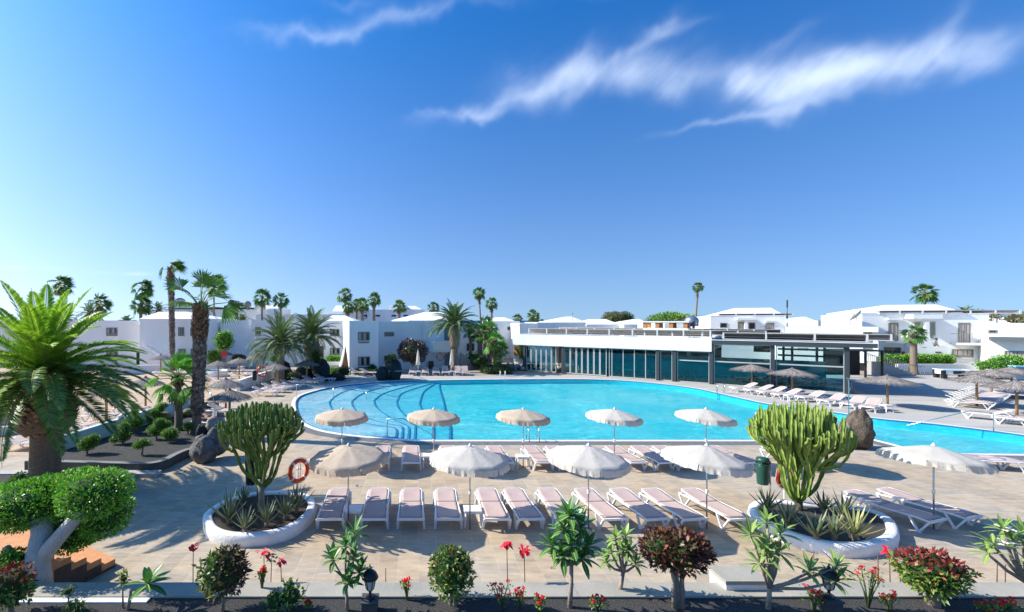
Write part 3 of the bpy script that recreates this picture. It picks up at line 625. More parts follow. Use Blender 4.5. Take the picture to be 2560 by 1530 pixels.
rockm=mat('lava_rock',(.085,.085,.09),.9,.35,3,1.0,14,col2=(.20,.195,.19)); rockb=mat('brown_lava_rock',(.09,.065,.05),.95,.4,4,1.0,16,col2=(.17,.135,.10)); rockp=mat('pale_rock',(.36,.32,.27),.9,.2,3,.6,12,col2=(.24,.23,.22)); rockd=mat('dark_rock',(.02,.026,.028),.9,.3,3,1.0,10)
def rock(mb,c,r,seed,m=0,amp=.25,f=1.3,K=26,J=34):
    c=V(c);vs=[]
    for i in range(K+1):
        for j in range(J):
            t=PI*i/K;a=2*PI*j/J; d=V((math.sin(t)*math.cos(a),math.sin(t)*math.sin(a),math.cos(t))); q=1+amp*noise.noise(d*f+V((seed,0,0)))+amp*.5*noise.noise(d*f*2.5+V((seed,3,0)))+amp*.28*noise.noise(d*f*7+V((seed,9,0)))
            vs.append(c+V((d.x*r[0],d.y*r[1],d.z*r[2]))*q)
    fs=[(i*J+j,(i+1)*J+j,(i+1)*J+(j+1)%J,i*J+(j+1)%J) for i in range(K) for j in range(J)]
    mb.add(vs,fs,m,True)
# ---------------- furniture ----------------
sling=mat('taupe_sling',(.50,.375,.34),.75,.05,4,.12,160)
canv=mat('cream_canvas',(.78,.65,.50),.85,.07,2.5,.3,9,trans=.5,col2=(.83,.72,.58)); canvw=mat('white_canvas',(.82,.77,.69),.85,.05,2.5,.3,9,trans=.5,col2=(.86,.82,.75))
thatch=mat('thatch',(.25,.22,.2),.95,isl=[(.10,.085,.08),(.20,.175,.16),(.32,.28,.25),(.42,.37,.33)])
orange=mat('orange_ring',(.70,.075,.02),.5,.08,6); greenbin=mat('green_bin_plastic',(.012,.07,.05),.4,.1,3); redp=mat('red_panel',(.55,.03,.05),.6)
def make_lounger(label,ang,loc=(0,0,0),rz=0):
    t=thing('sun_lounger',label,'sun lounger',loc,rz)
    f=MB()
    for s in (-1,1):
        f.tube([(s*.325,-.01,.33),(s*.325,.25,.355),(s*.32,1.05,.34),(s*.325,1.45,.345),(s*.33,1.86,.33)],[.026]*5,6)
    f.beam((-.34,0,.33),(.34,0,.33),.05,.055); f.beam((-.33,1.86,.33),(.33,1.86,.33),.04,.04); f.beam((-.31,1.08,.325),(.31,1.08,.325),.04,.04); f.beam((-.31,.5,.33),(.31,.5,.33),.03,.03)
    f.build('frame',whitep,t)
    for s in (-1,1):
        for (a,b,c) in ((.0,.40,.21),(1.40,1.84,1.62)):
            l=MB(); l.beam((s*.335,a,.335),(s*.35,c,.0),.035,.06,up=V((1,0,0))); l.beam((s*.335,b,.335),(s*.35,c,.0),.035,.06,up=V((1,0,0))); l.box(s*.35-.03,c-.045,0,s*.35+.03,c+.045,.03); l.build('leg',whitep,t)
    def panel(y0,y1,z0,z1,rnd,w=.285,th=.022,sag=.018):
        mb=MB(); K=10;J=8;vs=[]
        for i in range(K+1):
            s=i/K; y=y0+(y1-y0)*s; z=z0+(z1-z0)*s; e=0
            if rnd and s>.86: e=.07*((s-.86)/.14)**2.2
            for j in range(J+1):
                q=-1+2*j/J; vs.append((q*(w-e),y,z-sag*math.sin(PI*s)*(1-q*q)))
        n0=(K+1)*(J+1); vs+=[(x,y,z-th) for x,y,z in vs]; fs=[]
        for i in range(K):
            for j in range(J): a=i*(J+1)+j; fs+=[(a,a+1,a+J+2,a+J+1),(n0+a,n0+a+J+1,n0+a+J+2,n0+a+1)]
        ed=[j for j in range(J)]; 
        for j in range(J): fs.append((j,n0+j,n0+j+1,j+1)); a=K*(J+1)+j; fs.append((a,a+1,n0+a+1,n0+a))
        for i in range(K): a=i*(J+1); fs.append((a,a+J+1,n0+a+J+1,n0+a)); a+=J; fs.append((a,n0+a,n0+a+J+1,a+J+1))
        mb.add(vs,fs,0,True); return mb
    panel(.05,1.07,.375,.365,False).build('seat',sling,t)
    c,s=math.cos(ang),math.sin(ang); y1=1.09+.80*c; z1=.37+.80*s
    b=panel(1.09,y1,.372,z1,True).build('backrest',sling,t)
    bf=MB()
    for sx in (-1,1): bf.tube([(sx*.30,1.07,.36),(sx*.30,1.09+.68*c,.36+.68*s),(sx*.245,1.09+.79*c,.36+.79*s)],.018,6)
    bf.beam((-.245,1.09+.80*c,.358+.80*s),(.245,1.09+.80*c,.358+.80*s),.03,.03)
    if ang>.2:
        bf.beam((-.29,1.09+.45*c,.35+.45*s),(-.30,1.75,.34),.02,.03); bf.beam((.29,1.09+.45*c,.35+.45*s),(.30,1.75,.34),.02,.03)
    bf.build('backrest_frame',whitep,b)
    return t
LG=[None,None,None]
def lounger(px,py,rz,label,group,kind=0,z=0,world=None,first=random.Random(6)):
    rz+=first.uniform(-.02,.02)
    p=world if world else tuple(G(px,py)); a=[.10,.42,.62][kind]
    if LG[kind] is None:
        t=make_lounger(label,a,p,rz); t['group']=group; LG[kind]=t; reg(t); return t
    return dup(LG[kind],p,rz,label,group)
def make_table(label,loc,group):
    t=thing('side_table',label,'side table',loc,0,group); b=MB(); b.box(-.23,-.21,.40,.23,.21,.44); b.box(-.21,-.19,.36,.21,.19,.399); b.build('table_top',whitep,t)
    for sx in (-1,1):
        for sy in (-1,1):
            l=MB(); l.beam((sx*.19,sy*.17,.38),(sx*.225,sy*.2,0),.045,.035); l.build('leg',whitep,t)
    return t
TB=[None]
def table(px,py,label,group='white plastic side tables between loungers',world=None,rz=0):
    p=world or tuple(G(px,py))
    if TB[0] is None: TB[0]=reg(make_table(label,p,group)); return TB[0]
    return dup(TB[0],p,rz,label,group)
def parasol(label,loc,R,m,seed,group,tilt=(0,0),apex=2.2,drop=.30,rz=None):
    rd=random.Random(seed); t=thing('parasol',label,'parasol',loc,rd.random() if rz is None else rz,group)
    p=MB(); p.tube([(0,0,-.05),(0,0,apex+.02)],.019,8); p.build('pole',steel,t)
    k=MB(); k.lathe([(.03,.92),(.034,.94),(.034,1.02),(.03,1.04)],10); k.tube([(.03,0,.98),(.075,0,.98)],.012,6); k.build('knob',whitep,t)
    NS=10; mb=MB(); J=5; I=6; vs=[]; TM=Matrix.Rotation(tilt[0],3,'X')@Matrix.Rotation(tilt[1],3,'Y')
    A=V((0,0,apex)); 
    def pt(r,a,z): q=TM@V((r*math.cos(a),r*math.sin(a),z)); return A+q
    tot=NS*J
    for i in range(I+1):
        s=i/I
        for j in range(tot):
            a=2*PI*j/tot; u=(j%J)/J; cut=1-(1-math.cos(PI/NS))*math.sin(PI*u)*1.0; sag=.010*math.sin(PI*u)*s
            vs.append(pt(R*s*cut+.001,a,-drop*(s**1.12)-sag))
    fs=[(i*tot+j,i*tot+(j+1)%tot,(i+1)*tot+(j+1)%tot,(i+1)*tot+j) for i in range(I) for j in range(tot)]
    mb.add(vs,fs,0,True)
    # valance with wavy hem, split at the ribs
    for sgm in range(NS):
        w_=[]; flip=rd.uniform(.03,.09)
        for j in range(9):
            u=j/8; a=2*PI*(sgm+.015+u*.97)/NS; cut=1-(1-math.cos(PI/NS))*math.sin(PI*u); sag=.010*math.sin(PI*u); r=R*cut; rw=r+flip*.5+.018*math.sin(u*19+sgm*3)
            w_.append((pt(r,a,-drop-sag),pt(rw,a,-drop-sag-.135-.02*math.sin(PI*u)+.012*math.sin(u*13+sgm))))
        for j in range(8): mb.quad(w_[j][0],w_[j+1][0],w_[j+1][1],w_[j][1],0)
    c=mb.build('canopy',m,t); c.modifiers.new('s','SOLIDIFY').thickness=.004
    h=MB(); h.lathe([(.05,apex-.01),(.05,apex+.015),(.02,apex+.045),(.012,apex+.07)],10); h.build('finial',whitep,c)
    rb=MB()
    for sgm in range(NS):
        a=2*PI*sgm/NS; rb.beam(pt(.02,a,-.03),pt(R*.98,a,-drop-.012),.012,.014); q=pt(R*.5,a,-drop*.5-.03); rb.beam(V((0,0,apex-.52)),q,.010,.012)
    rb.build('ribs',steel,t)
    return t
def thatched(label,loc,R,seed,group,apex=2.05,drop=.5,dark_=False):
    rd=random.Random(seed); t=thing('thatched_parasol',label,'parasol',loc,0,group)
    p=MB(); p.tube([(0,0,-.05),(0,0,apex-.05)],[.07,.055],10); p.build('pole',wood,t)
    mb=MB(); K=26;vs=[]
    prof=[(.03,apex+.08),(.10,apex-.02),(.35*R,apex-drop*.36),(.7*R,apex-drop*.72),(.98*R,apex-drop)]
    vs=[(r*math.cos(2*PI*k/K),r*math.sin(2*PI*k/K),z) for r,z in prof for k in range(K)]
    mb.add(vs,[(i*K+k,i*K+(k+1)%K,(i+1)*K+(k+1)%K,(i+1)*K+k) for i in range(4) for k in range(K)],1)
    for k in range(1500):
        a=rd.uniform(0,2*PI); r0=R*rd.random()**.75*.85; r1=min(R*rd.uniform(1.0,1.13),r0+rd.uniform(.35,.6)); zf=lambda r:apex-.02-drop*(r/R)**1.05
        sd=V((-math.sin(a),math.cos(a),0)); o=V((math.cos(a),math.sin(a),0)); u=.012+rd.random()*.02; wv=.014
        q0=o*r0+V((0,0,zf(r0)+u)); q1=o*r1+sd*rd.uniform(-.05,.05)+V((0,0,zf(r1)+u*.3-(.06*rd.random() if r1>R else 0)))
        mb.add([q0-sd*wv,q0+sd*wv,q1+sd*wv*.4,q1-sd*wv*.4],[(0,1,2,3)],0)
    tf=MB()
    mb.build('thatch_roof',[thatch,mat('thatch_base',(.13,.11,.10),.95)],t); return t
THP={}
def thatch_at(px,py,label,group,R=1.05,apex=2.0,drop=.42):
    k=(R,apex)
    if k not in THP: THP[k]=reg(thatched(label,tuple(G(px,py)),R,len(THP)+4,group,apex,drop)); return THP[k]
    return dup(THP[k],tuple(G(px,py)),random.Random(px).random()*6,label,group)
def lifering(label,loc,rz=0,R=.30,pole=True,z=1.25,m=None,tilt=0):
    t=thing('life_ring',label,'life ring',loc,rz); mb=MB(); K=32;J=10;r=.062
    vs=[((R+r*math.cos(2*PI*j/J))*math.cos(2*PI*k/K),r*math.sin(2*PI*j/J)*.8-.06,z+(R+r*math.cos(2*PI*j/J))*math.sin(2*PI*k/K)) for k in range(K) for j in range(J)]
    fs=[(k*J+j,k*J+(j+1)%J,((k+1)%K)*J+(j+1)%J,((k+1)%K)*J+j) for k in range(K) for j in range(J)]; b=len(mb.v); mb.add(vs,fs,0,True)
    for i,f in enumerate(mb.f):
        if (i//J)%8 in (3,): mb.m[i]=1
    mb.build('ring',[m or orange,whitep],t)
    rp=MB(); rp.tube([(R*1.3*math.cos(a*.5),-.06+.02*math.sin(a*3),z+R*1.3*math.sin(a*.5)) for a in range(13)],.008,5); rp.tube([(0,-.1,z+R),(.02,-.13,z+.05),(-.02,-.12,z-R*.9)],.009,5); rp.build('rope',mat('rope',(.5,.47,.42),.9),t)
    if pole: p=MB(); p.tube([(0,0,0),(0,0,z+.1)],.022,8); p.beam((-.1,-.02,z+.03),(.1,-.02,z+.03),.03,.03); p.build('post',whitep,t)
    return t
def binn(label,loc,m,rz=0,post_dx=.19):
    t=thing('litter_bin',label,'litter bin',loc,rz); b=MB(); b.lathe([(.135,.62),(.15,.66),(.165,1.16),(.165,1.19)],22); b.build('bin_body',m,t)
    l=MB(); l.lathe([(.17,1.19),(.175,1.21),(.175,1.235)],22); l.lathe([(.17,1.30),(.175,1.32),(.16,1.40),(.05,1.43)],22); 
    for a in (.6,2.5,4.0,5.8): l.beam((.15*math.cos(a),.15*math.sin(a),1.22),(.15*math.cos(a),.15*math.sin(a),1.31),.05,.03)
    l.build('lid',m,t); d=MB(); d.lathe([(.14,1.18),(.14,1.30)],14); d.build('opening',dark,t)
    p=MB(); p.tube([(post_dx,0,0),(post_dx,0,1.3)],.024,8); p.beam((0,0,1.0),(post_dx,0,1.0),.03,.03); p.build('post',steel,t); return t
def ladder(label,p,ang,h=.62,z0=-.5,gap=.46,m=None):
    t=thing('pool_ladder',label,'pool ladder',p,ang); r=MB()
    for s in (-1,1):
        pts=[(s*gap/2,-.35,0)]+[(s*gap/2,-.35+.28*(1-math.cos(a)),h-.28+.28*math.sin(a)) for a in (0,.4,.8,1.2,1.57,2.0,2.4,2.8,3.14)]+[(s*gap/2,.21,-.45)]
        r.tube(pts,.022,8)
    r.build('rails',m or steel,t); s_=MB()
    for z in (-.15,-.4): s_.beam((-gap/2,.21,z),(gap/2,.21,z),.08,.03)
    s_.build('treads',m or steel,t); return t
def rail(label,pts,posts,r=.022):
    t=thing('handrail',label,'handrail',tuple(pts[0][:2])+(0,)); o=V((*pts[0][:2],0)); m=MB(); m.tube([V(p)-o for p in pts],r,8,smooth=True); m.build('top_rail',steel,t)
    for (a,b) in posts: q=MB(); q.tube([V(a)-o,V(b)-o],r,8); q.build('post',steel,t)
    return t
def lantern(label,loc,zb,scale=1,pillar=True):
    t=thing('garden_lamp',label,'lamp',loc,0,scale=scale)
    if pillar: p=MB(); p.box(-.11,-.11,0,.11,.11,zb-.02); p.box(-.125,-.125,zb-.02,.125,.125,zb); p.build('pillar',mat('pillar_stone',(.07,.07,.07),.8,.2,5),t)
    ir=mat('black_iron',(.015,.017,.022),.45); b=MB(); b.lathe([(.06,zb),(.06,zb+.02),(.02,zb+.04),(.018,zb+.10),(.04,zb+.12),(.055,zb+.135)],12); b.build('base',ir,t)
    g=MB(); g.lathe([(.052,zb+.135),(.085,zb+.30)],6,smooth=False); g.build('glass',mat('lamp_glass',(.62,.60,.5),.3),t)
    f=MB()
    for k in range(6):
        a=2*PI*k/6; f.beam((.055*math.cos(a),.055*math.sin(a),zb+.135),(.089*math.cos(a),.089*math.sin(a),zb+.30),.010,.010)
    f.build('glazing_bars',ir,t)
    c=MB(); c.lathe([(.12,zb+.295),(.125,zb+.305),(.10,zb+.36),(.06,zb+.40),(.022,zb+.42),(.026,zb+.44),(.012,zb+.46),(.004,zb+.50)],12); c.build('cap',ir,t); return t
def patio_table(label,loc,group):
    t=thing('cafe_table',label,'table',loc,0,group); b=MB(); b.lathe([(.38,.70),(.40,.715),(.40,.735),(.38,.74)],20); b.build('table_top',whitep,t); p=MB(); p.tube([(0,0,.02),(0,0,.71)],.035,8); p.build('column',lgrey,t); q=MB()
    for k in range(4): a=PI/4+k*PI/2; q.beam((0,0,.05),(.3*math.cos(a),.3*math.sin(a),.02),.05,.04)
    q.build('base',lgrey,t); return t
beige=mat('beige_resin',(.52,.49,.40),.55)
def cafe_chair(label,loc,rz,group):
    t=thing('cafe_chair',label,'chair',loc,rz,group); s=MB(); s.box(-.23,-.22,.42,.23,.22,.45); s.build('seat',beige,t); b=MB()
    K=9; pts=[(.27*math.cos(PI*k/(K-1)),.24*math.sin(PI*k/(K-1)),.66+.14*math.sin(PI*k/(K-1))) for k in range(K)]
    b.tube(pts,.022,6); 
    for k in range(2,7): b.beam(V(pts[k]),V((pts[k][0]*.85,pts[k][1]*.85+.02,.44)),.035,.015)
    b.build('backrest',beige,t)
    for sx in (-1,1):
        for sy in (-1,1): l=MB(); l.tube([(sx*.2,sy*.19,.43),(sx*.25,sy*.24,0)],.02,6); 
        for sy in (-1,1): l=MB(); l.tube([(sx*.2,sy*.19,.43),(sx*.255,sy*.24+(.05 if sy>0 else 0),0)],.02,6); l.build('leg',beige,t)
    return t
# people --------------------------------------------------------------
skin=mat('skin',(.42,.24,.16),.6)
def person(label,loc,rz,joints,edges,rad,mats_,clothes=(),hair=None,group=None,head=None,skinm=None):
    """one continuous skinned body; joints in local metres"""
    t=thing('person',label,'person',loc,rz,group)
    me=bpy.data.meshes.new('body'); me.from_pydata([tuple(j) for j in joints],edges,[]); o=bpy.data.objects.new('body',me); COL.objects.link(o); o.parent=t
    me.skin_vertices or me.attributes
    o.modifiers.new('skin','SKIN')
    if not me.skin_vertices: 
        pass
    for i,r in enumerate(rad): me.skin_vertices[0].data[i].radius=(r,r) if not isinstance(r,tuple) else r
    me.skin_vertices[0].data[0].use_root=True
    su=o.modifiers.new('sub','SUBSURF'); su.levels=1; su.render_levels=1; me.materials.append(skinm or skin)
    return t,o
# ---------------- buildings ----------------
class Bld:
    def __init__(s,name,label,cat,a,b,depth,h,wall=None,cap=True,group=None,z0=0,body='wall'):
        """a,b: (px,Z) ends of the facade; h: wall height (m)"""
        A=V(((a[0]-XC)*a[1]/F,a[1],0)); B=V(((b[0]-XC)*b[1]/F,b[1],0)); s.A=A; s.D=(B-A).normalized(); s.L=(B-A).length; s.h=h; s.depth=depth
        s.rz=math.atan2(s.D.y,s.D.x); s.t=thing(name,label,cat,A,s.rz,group); s.N=V((-s.D.y,s.D.x,0)); s.wall=wall or white
        m=MB(); m.box(0,0,z0-.2,s.L,depth,h); s.w=m.build(body,s.wall,s.t)
        if cap: c=MB(); c.box(-.03,-.03,h+.001,s.L+.03,.25,h+.05); c.box(.2,.25,h-.35,s.L-.2,depth-.2,h-.3); c.build('parapet',wcap,s.t)
    def uz(s,x,y,off=0):
        d=V(((x-XC)/F,1,(YH-y)/F)); O=s.A+s.N*off; t=(O.dot(s.N))/(d.dot(s.N)); p=d*t; return (p-s.A).dot(s.D),H+p.z
    def win(s,x0,y0,x1,y1,kind='window',n=2,glass=None,fr=None,sill=True,blind=.28,cur=None,lab=None,rail=False,deep=.0,off=0):
        xm=(x0+x1)/2; ym=(y0+y1)/2; u0,_=s.uz(x0,ym,off); u1,_=s.uz(x1,ym,off); _,zt=s.uz(xm,y0,off); _,zb=s.uz(xm,y1,off); fr=fr or mgrey
        y=off; f=MB(); T=.09
        f.box(u0-T,y-.05,zb-T,u0,y+.02,zt+T); f.box(u1,y-.05,zb-T,u1+T,y+.02,zt+T); f.box(u0,y-.05,zt,u1,y+.02,zt+T); f.box(u0,y-.05,zb-T,u1,y+.02,zb)
        for k in range(1,n): uu=u0+(u1-u0)*k/n; f.box(uu-.05,y-.045,zb,uu+.05,y+.02,zt)
        zz=zb+(zt-zb)*blind
        if blind: f.box(u0,y-.035,zb,u1,y+.02,zz)
        o=f.build('window_frame' if kind=='window' else 'door_frame',fr,s.t)
        g=MB()
        for k in range(n): ua=u0+(u1-u0)*k/n+(.05 if k else 0); ub=u0+(u1-u0)*(k+1)/n-(.05 if k<n-1 else 0); g.box(ua,y-.012,zz if blind else zb,ub,y+.01,zt)
        g.build('pane',glass or wglass,o)
        if cur:
            c=MB(); rd=random.Random(int(x0)); 
            for k in range(n*2):
                ua=u0+(u1-u0)*(k+.12)/(n*2); ub=u0+(u1-u0)*(k+.88)/(n*2)
                if cur=='half' and k%2: continue
                c.box(ua,y-.016,zz if blind else zb,ub,y-.0125,zt-.02)
            c.build('curtain',curtain,o)
        if sill: q=MB(); q.box(u0-T-.06,y-.11,zb-T-.07,u1+T+.06,y+.02,zb-T); q.build('sill',wcap,o)
        if rail: s.balcony(u0-.45,u1+.35,zb-.12,.42,.95,off)
        return o
    def balcony(s,u0,u1,z,d,h,off=0,m=None,slab=.22):
        m=m or mat('rail_metal',(.33,.30,.28),.5); y=off
        b=MB(); b.box(u0-.08,y-d-.05,z-slab,u1+.1,y+.02,z); o=b.build('balcony_slab',wcap,s.t)
        r=MB(); r.beam((u0,y-d,z+h),(u1,y-d,z+h),.04,.04); r.beam((u0,y,z+h),(u0,y-d,z+h),.04,.04); r.beam((u1,y,z+h),(u1,y-d,z+h),.04,.04)
        k=int((u1-u0)/.14)
        for i in range(k+1): uu=u0+(u1-u0)*i/k; r.beam((uu,y-d,z),(uu,y-d,z+h),.016,.016)
        r.build('railing',m,o)
    def box(s,name,x0,y0,x1,y1,out=.5,inn=.02,m=None,off=0,parent=None):
        xm=(x0+x1)/2; ym=(y0+y1)/2; u0,_=s.uz(x0,ym,off-out); u1,_=s.uz(x1,ym,off-out); _,zt=s.uz(xm,y0,off-out); _,zb=s.uz(xm,y1,off-out)
        b=MB(); b.box(u0,off-out,zb,u1,off+inn,zt); return b.build(name,m or s.wall,parent or s.t)
    def hip(s,x0,x1,rx0,rx1,ey,ry,dz=6,m=None,name='hip_roof',off=.3):
        d=s.depth; u0,_=s.uz(x0,ey,off); u1,_=s.uz(x1,ey,off); _,ze=s.uz((x0+x1)/2,ey,off); half=min(d,dz)/2
        r0,_=s.uz(rx0,ry,off+half); r1,_=s.uz(rx1,ry,off+half); _,zr=s.uz((rx0+rx1)/2,ry,off+half)
        b=MB(); e=off; bk=off+2*half; mid=off+half
        vs=[(u0,e,ze),(u1,e,ze),(u1,bk,ze),(u0,bk,ze),(r0,mid,zr),(r1,mid,zr)]
        b.add(vs,[(0,1,5,4),(1,2,5),(2,3,4,5),(3,0,4)],0)
        b.box(u0+.05,e+.05,s.h-.3,u1-.05,bk-.05,ze-.001,0); return b.build(name,m or wcap,s.t)
    def stair(s,pts,width=1.2,off=0,rail_=True,m=None):
        """profile pts in px along the facade, outer face at off-width: white stair block with balustrade"""
        y0=off-width; P=[s.uz(x,y,y0) for x,y in pts]; b=MB(); 
        poly=[(u,z-.85) for u,z in P]; lo=[(poly[-1][0],0),(poly[0][0],0)]
        pr=[(u,z) for u,z in poly]
        n=len(pr); vs=[(u,y0,z) for u,z in pr]+[(u,off,z) for u,z in pr]+[(u,y0,-.05) for u,z in pr]+[(u,off,-.05) for u,z in pr]
        fs=[(i,i+1,n+i+1,n+i) for i in range(n-1)]+[(2*n+i,2*n+i+1,i+1,i) for i in range(n-1)]+[(2*n+n-1,3*n+n-1,n+n-1,n-1),(0,n,3*n,2*n)]
        b.add(vs,fs,0); o=b.build('outer_stair',m or s.wall,s.t)
        if rail_:
            r=MB()
            for i in range(n-1):
                a=V((P[i][0],y0+.06,P[i][1])); c=V((P[i+1][0],y0+.06,P[i+1][1])); r.beam(a,c,.08,.07); r.beam(a-V((0,0,.78)),c-V((0,0,.78)),.08,.06); k=max(2,int((c-a).length/.22))
                for q in range(k): p=a.lerp(c,(q+.5)/k); r.beam(p,p-V((0,0,.8)),.06,.06)
            r.build('balustrade',wcap,o)
        return o
# --- left wing ---
Z0=54
b=Bld('apartment_building','long white two-storey block behind the big date palm at far left','building',(-140,54),(349,54),10,5.42)
for i,(x0,y0,x1,y1) in enumerate([(268,821,292,838),(268,880,293,896),(60,822,86,840),(60,880,88,898),(-40,822,-10,842)]): b.win(x0,y0,x1,y1,cur='half')
b.win(343,882,351,911,'door',1,blind=0,glass=dark,sill=False); b.win(150,880,168,911,'door',1,blind=0,glass=dark,sill=False)
b.box('canopy_roof',318,805,348,812,.9)
b=Bld('apartment_building','white block with low hip roof and outer stair behind the leaning shaggy palm','building',(349,52),(515,52),9,5.62)
b.hip(347,515,397,469,797,779.5,7)
for (x0,y0,x1,y1) in [(447.5,820,458.5,838),(478,822,486.5,838),(448.5,874,462.5,892),(479,873,487,889)]: b.win(x0,y0,x1,y1,n=2,blind=.22,cur='half')
b.stair([(349,846),(390,869),(402,869),(438,891),(466,906)],1.2)
b=Bld('apartment_building','recessed white link with dark upstairs doorway beside the round green tree','building',(515,57),(551,57),8,5.45)
b.win(536,817,549,834,'door',1,blind=0,glass=dark,sill=False); b.box('canopy_roof',513,803,551,808,1.0)
b=Bld('apartment_building','wide white block with stair rising left behind two date palms','building',(551,55),(795,55),9,5.45)
b.stair([(566,851),(591,864),(604,868),(629,884),(660,902)],1.2)
for (x0,y0,x1,y1) in [(640,820,650,838),(640,878,651,893),(686,866,700,880)]: b.win(x0,y0,x1,y1,cur='half')
b.box('wall_step',628,797,636,905,.35); 
b=Bld('apartment_building','white block with two grey shuttered windows left of the brown stair','building',(793,54),(872,54),9,5.42)
b.hip(806,889,830,862,803,788.5,6,off=1.2)
b.win(827,824.5,847,839,n=2,blind=.25,cur='half'); b.win(827,871.5,848,887,n=2,blind=.25,cur='half'); b.win(792,866,808,905,'door',1,blind=0,glass=mat('dark_curtain_door',(.08,.075,.07),.7),sill=False)
b.box('patio_wall',812,905,872,913,1.8,-1.6)
# brown exterior stair between white flanks
t=thing('outdoor_stair','narrow brown tiled stair climbing between white side walls beside the central block','stairs',G(861,934)); 
p0=V((0,0,0)); top=V((.15,5.2,0)); st=MB(); fl=MB(); n=16
for k in range(n): y=5.0*k/n; st.box(-.42+.03*k/n,y,0,.42,y+5.0/n-.001,3.1*(k+1)/n)
st.build('steps',brownm,t)
for s in (-1,1):
    f=MB(); x=-.58 if s<0 else .43; w_=.15; vs=[(x,-.15,-.05),(x+w_,-.15,-.05),(x+w_,5.2,-.05),(x,5.2,-.05),(x,-.15,.5 if s<0 else .12),(x+w_,-.15,.5 if s<0 else .12),(x+w_,5.2,3.9 if s<0 else 3.05),(x,5.2,3.9 if s<0 else 3.05)]
    f.add(vs,[(3,2,1,0),(4,5,6,7),(0,1,5,4),(1,2,6,5),(2,3,7,6),(3,0,4,7)]); f.build('side_wall',white,t)
# --- central block ---
b=Bld('apartment_building','white block facing the pool with a balcony and small slot window','building',(945,50.2),(1151,53.5),9,5.38)
b.hip(1020,1130,1064,1106,801,780,7,off=1.0)
b.win(963,832,983,839,n=1,blind=0,sill=False); b.win(962,891,977,899,n=1,blind=0,sill=False,glass=dark)
b.box('parapet_band',945,803,1013,808.5,.12,.02,wcap)
o=b.box('balcony_box',1083,853,1149,880,1.6,.02)
b.win(1110,806,1124,851,'door',1,blind=0,glass=mat('shaded_recess',(.16,.18,.20),.9),sill=False,fr=white)  # open recess drawn as a flat pane, its shade put into the colour
b.box('porch_side_wall',1135,880,1149,922,1.5,.02)
b.win(1111,884,1131,921,'door',1,blind=0,glass=mat('grey_blue_door',(.28,.33,.38),.7),sill=False,fr=white)
b.box('pilaster',1057,812,1062,922,.25); b.box('stone_pillar',1074,903,1084,924,.5,-.2,mat('brown_stone',(.10,.07,.05),.9,.3,6))
b=Bld('apartment_building','square white corner block with two large green-grey windows, nearest the pool','building',(873,47.4),(946,48.2),7,5.42)
b.win(897,832,922,849.5,n=2,blind=.0,cur='half'); b.win(897,893.5,923,912.5,n=2,blind=0,cur='half'); b.box('lower_panel',896,850.5,923,858,.04,.02,mgrey); b.box('lower_panel',896,913.5,924,920,.04,.02,mgrey)
# --- ramp wall, block behind the washingtonia cluster ---
b=Bld('apartment_building','white block with two square windows behind the palm cluster','building',(1149,60),(1243,60),9,5.05)
b.win(1170,823,1183,838,n=2,blind=0); b.win(1168,860,1184,876,n=2,blind=0,glass=dark)
b=Bld('apartment_building','grey-white gabled house between the palm cluster and the pavilion','building',(1226,66),(1300,66),8,5.35); b.hip(1224,1296,1240,1262,806,793.5,8); b.win(1270,818,1274,824,n=1,blind=0,sill=False,glass=dark)
rw=MB(); A=G(1151,924); 
vs=[(0,0,0),(2.3,.5,0),(0,0,1.95),(2.3,.5,.1),(0,.2,0),(2.3,.7,0),(0,.2,1.95),(2.3,.7,.1)]
rw.add([V(v) for v in vs],[(0,1,3,2),(5,4,6,7),(2,3,7,6),(1,5,7,3),(4,0,2,6)])
tag(rw.build('ramp_wall',mat('grey_ramp',(.30,.28,.26),.85,.1,3),None,A),'grey sloping ramp wall beside the dark planting under the palm cluster','wall')
# --- far roofs behind everything ---
def far(label,x0,x1,Z,ytop,hip=None,depth=10,m=None,name='house',extra=None):
    h=5.5+(YH-ytop)*Z/F; b=Bld(name,label,'building',(x0,Z),(x1,Z),depth,h,m,cap=False,z0=-2)
    if hip: b.hip(hip[0],hip[1],hip[2],hip[3],hip[4],hip[5],depth-1)
    return b
hall=far('white hall with dark trim and a round blue emblem on its curved gable','hall' and 425,640,88,772,None,14,None,'public_hall')
tr=mat('dark_trim',(.035,.045,.055),.7)
b=hall; b.box('roof_trim',425,769,640,773,.2,.1,tr)
for x in (512,560,588): b.box('dark_pillar',x,764,x+6,802,.3,.02,tr)
for x0,x1,y in ((575,606,757),(640,650,758)): b.box('flat_roof',x0-4,y,x1+6,y+2.5,.4,3,tr); b.box('roof_room',x0-2,y+3,x1+3,772,.1,2.5,white)
g=MB(); P=[b.uz(x,y,-.25) for x,y in [(432,770),(432,757),(437,752),(441,748),(446,746),(451,745.5),(456,746.5),(460,749),(463,754),(465,758),(473,758),(475,762),(480,765),(481,770)]]
g.add([(u,-.25,z) for u,z in P]+[(u,.15,z) for u,z in P],[tuple(range(len(P)))[::-1],tuple(range(len(P),2*len(P)))]+[(i,(i+1)%len(P),len(P)+(i+1)%len(P),len(P)+i) for i in range(len(P))]); go=g.build('gable',wcap,b.t)
e=MB()
for i in range(1,len(P)-1): e.beam((P[i][0],-.28,P[i][1]),(P[i+1][0],-.28,P[i+1][1]),.12,.12)
e.build('gable_trim',tr,go)
u,z=b.uz(450,754.5,-.3); em=MB(); K=24
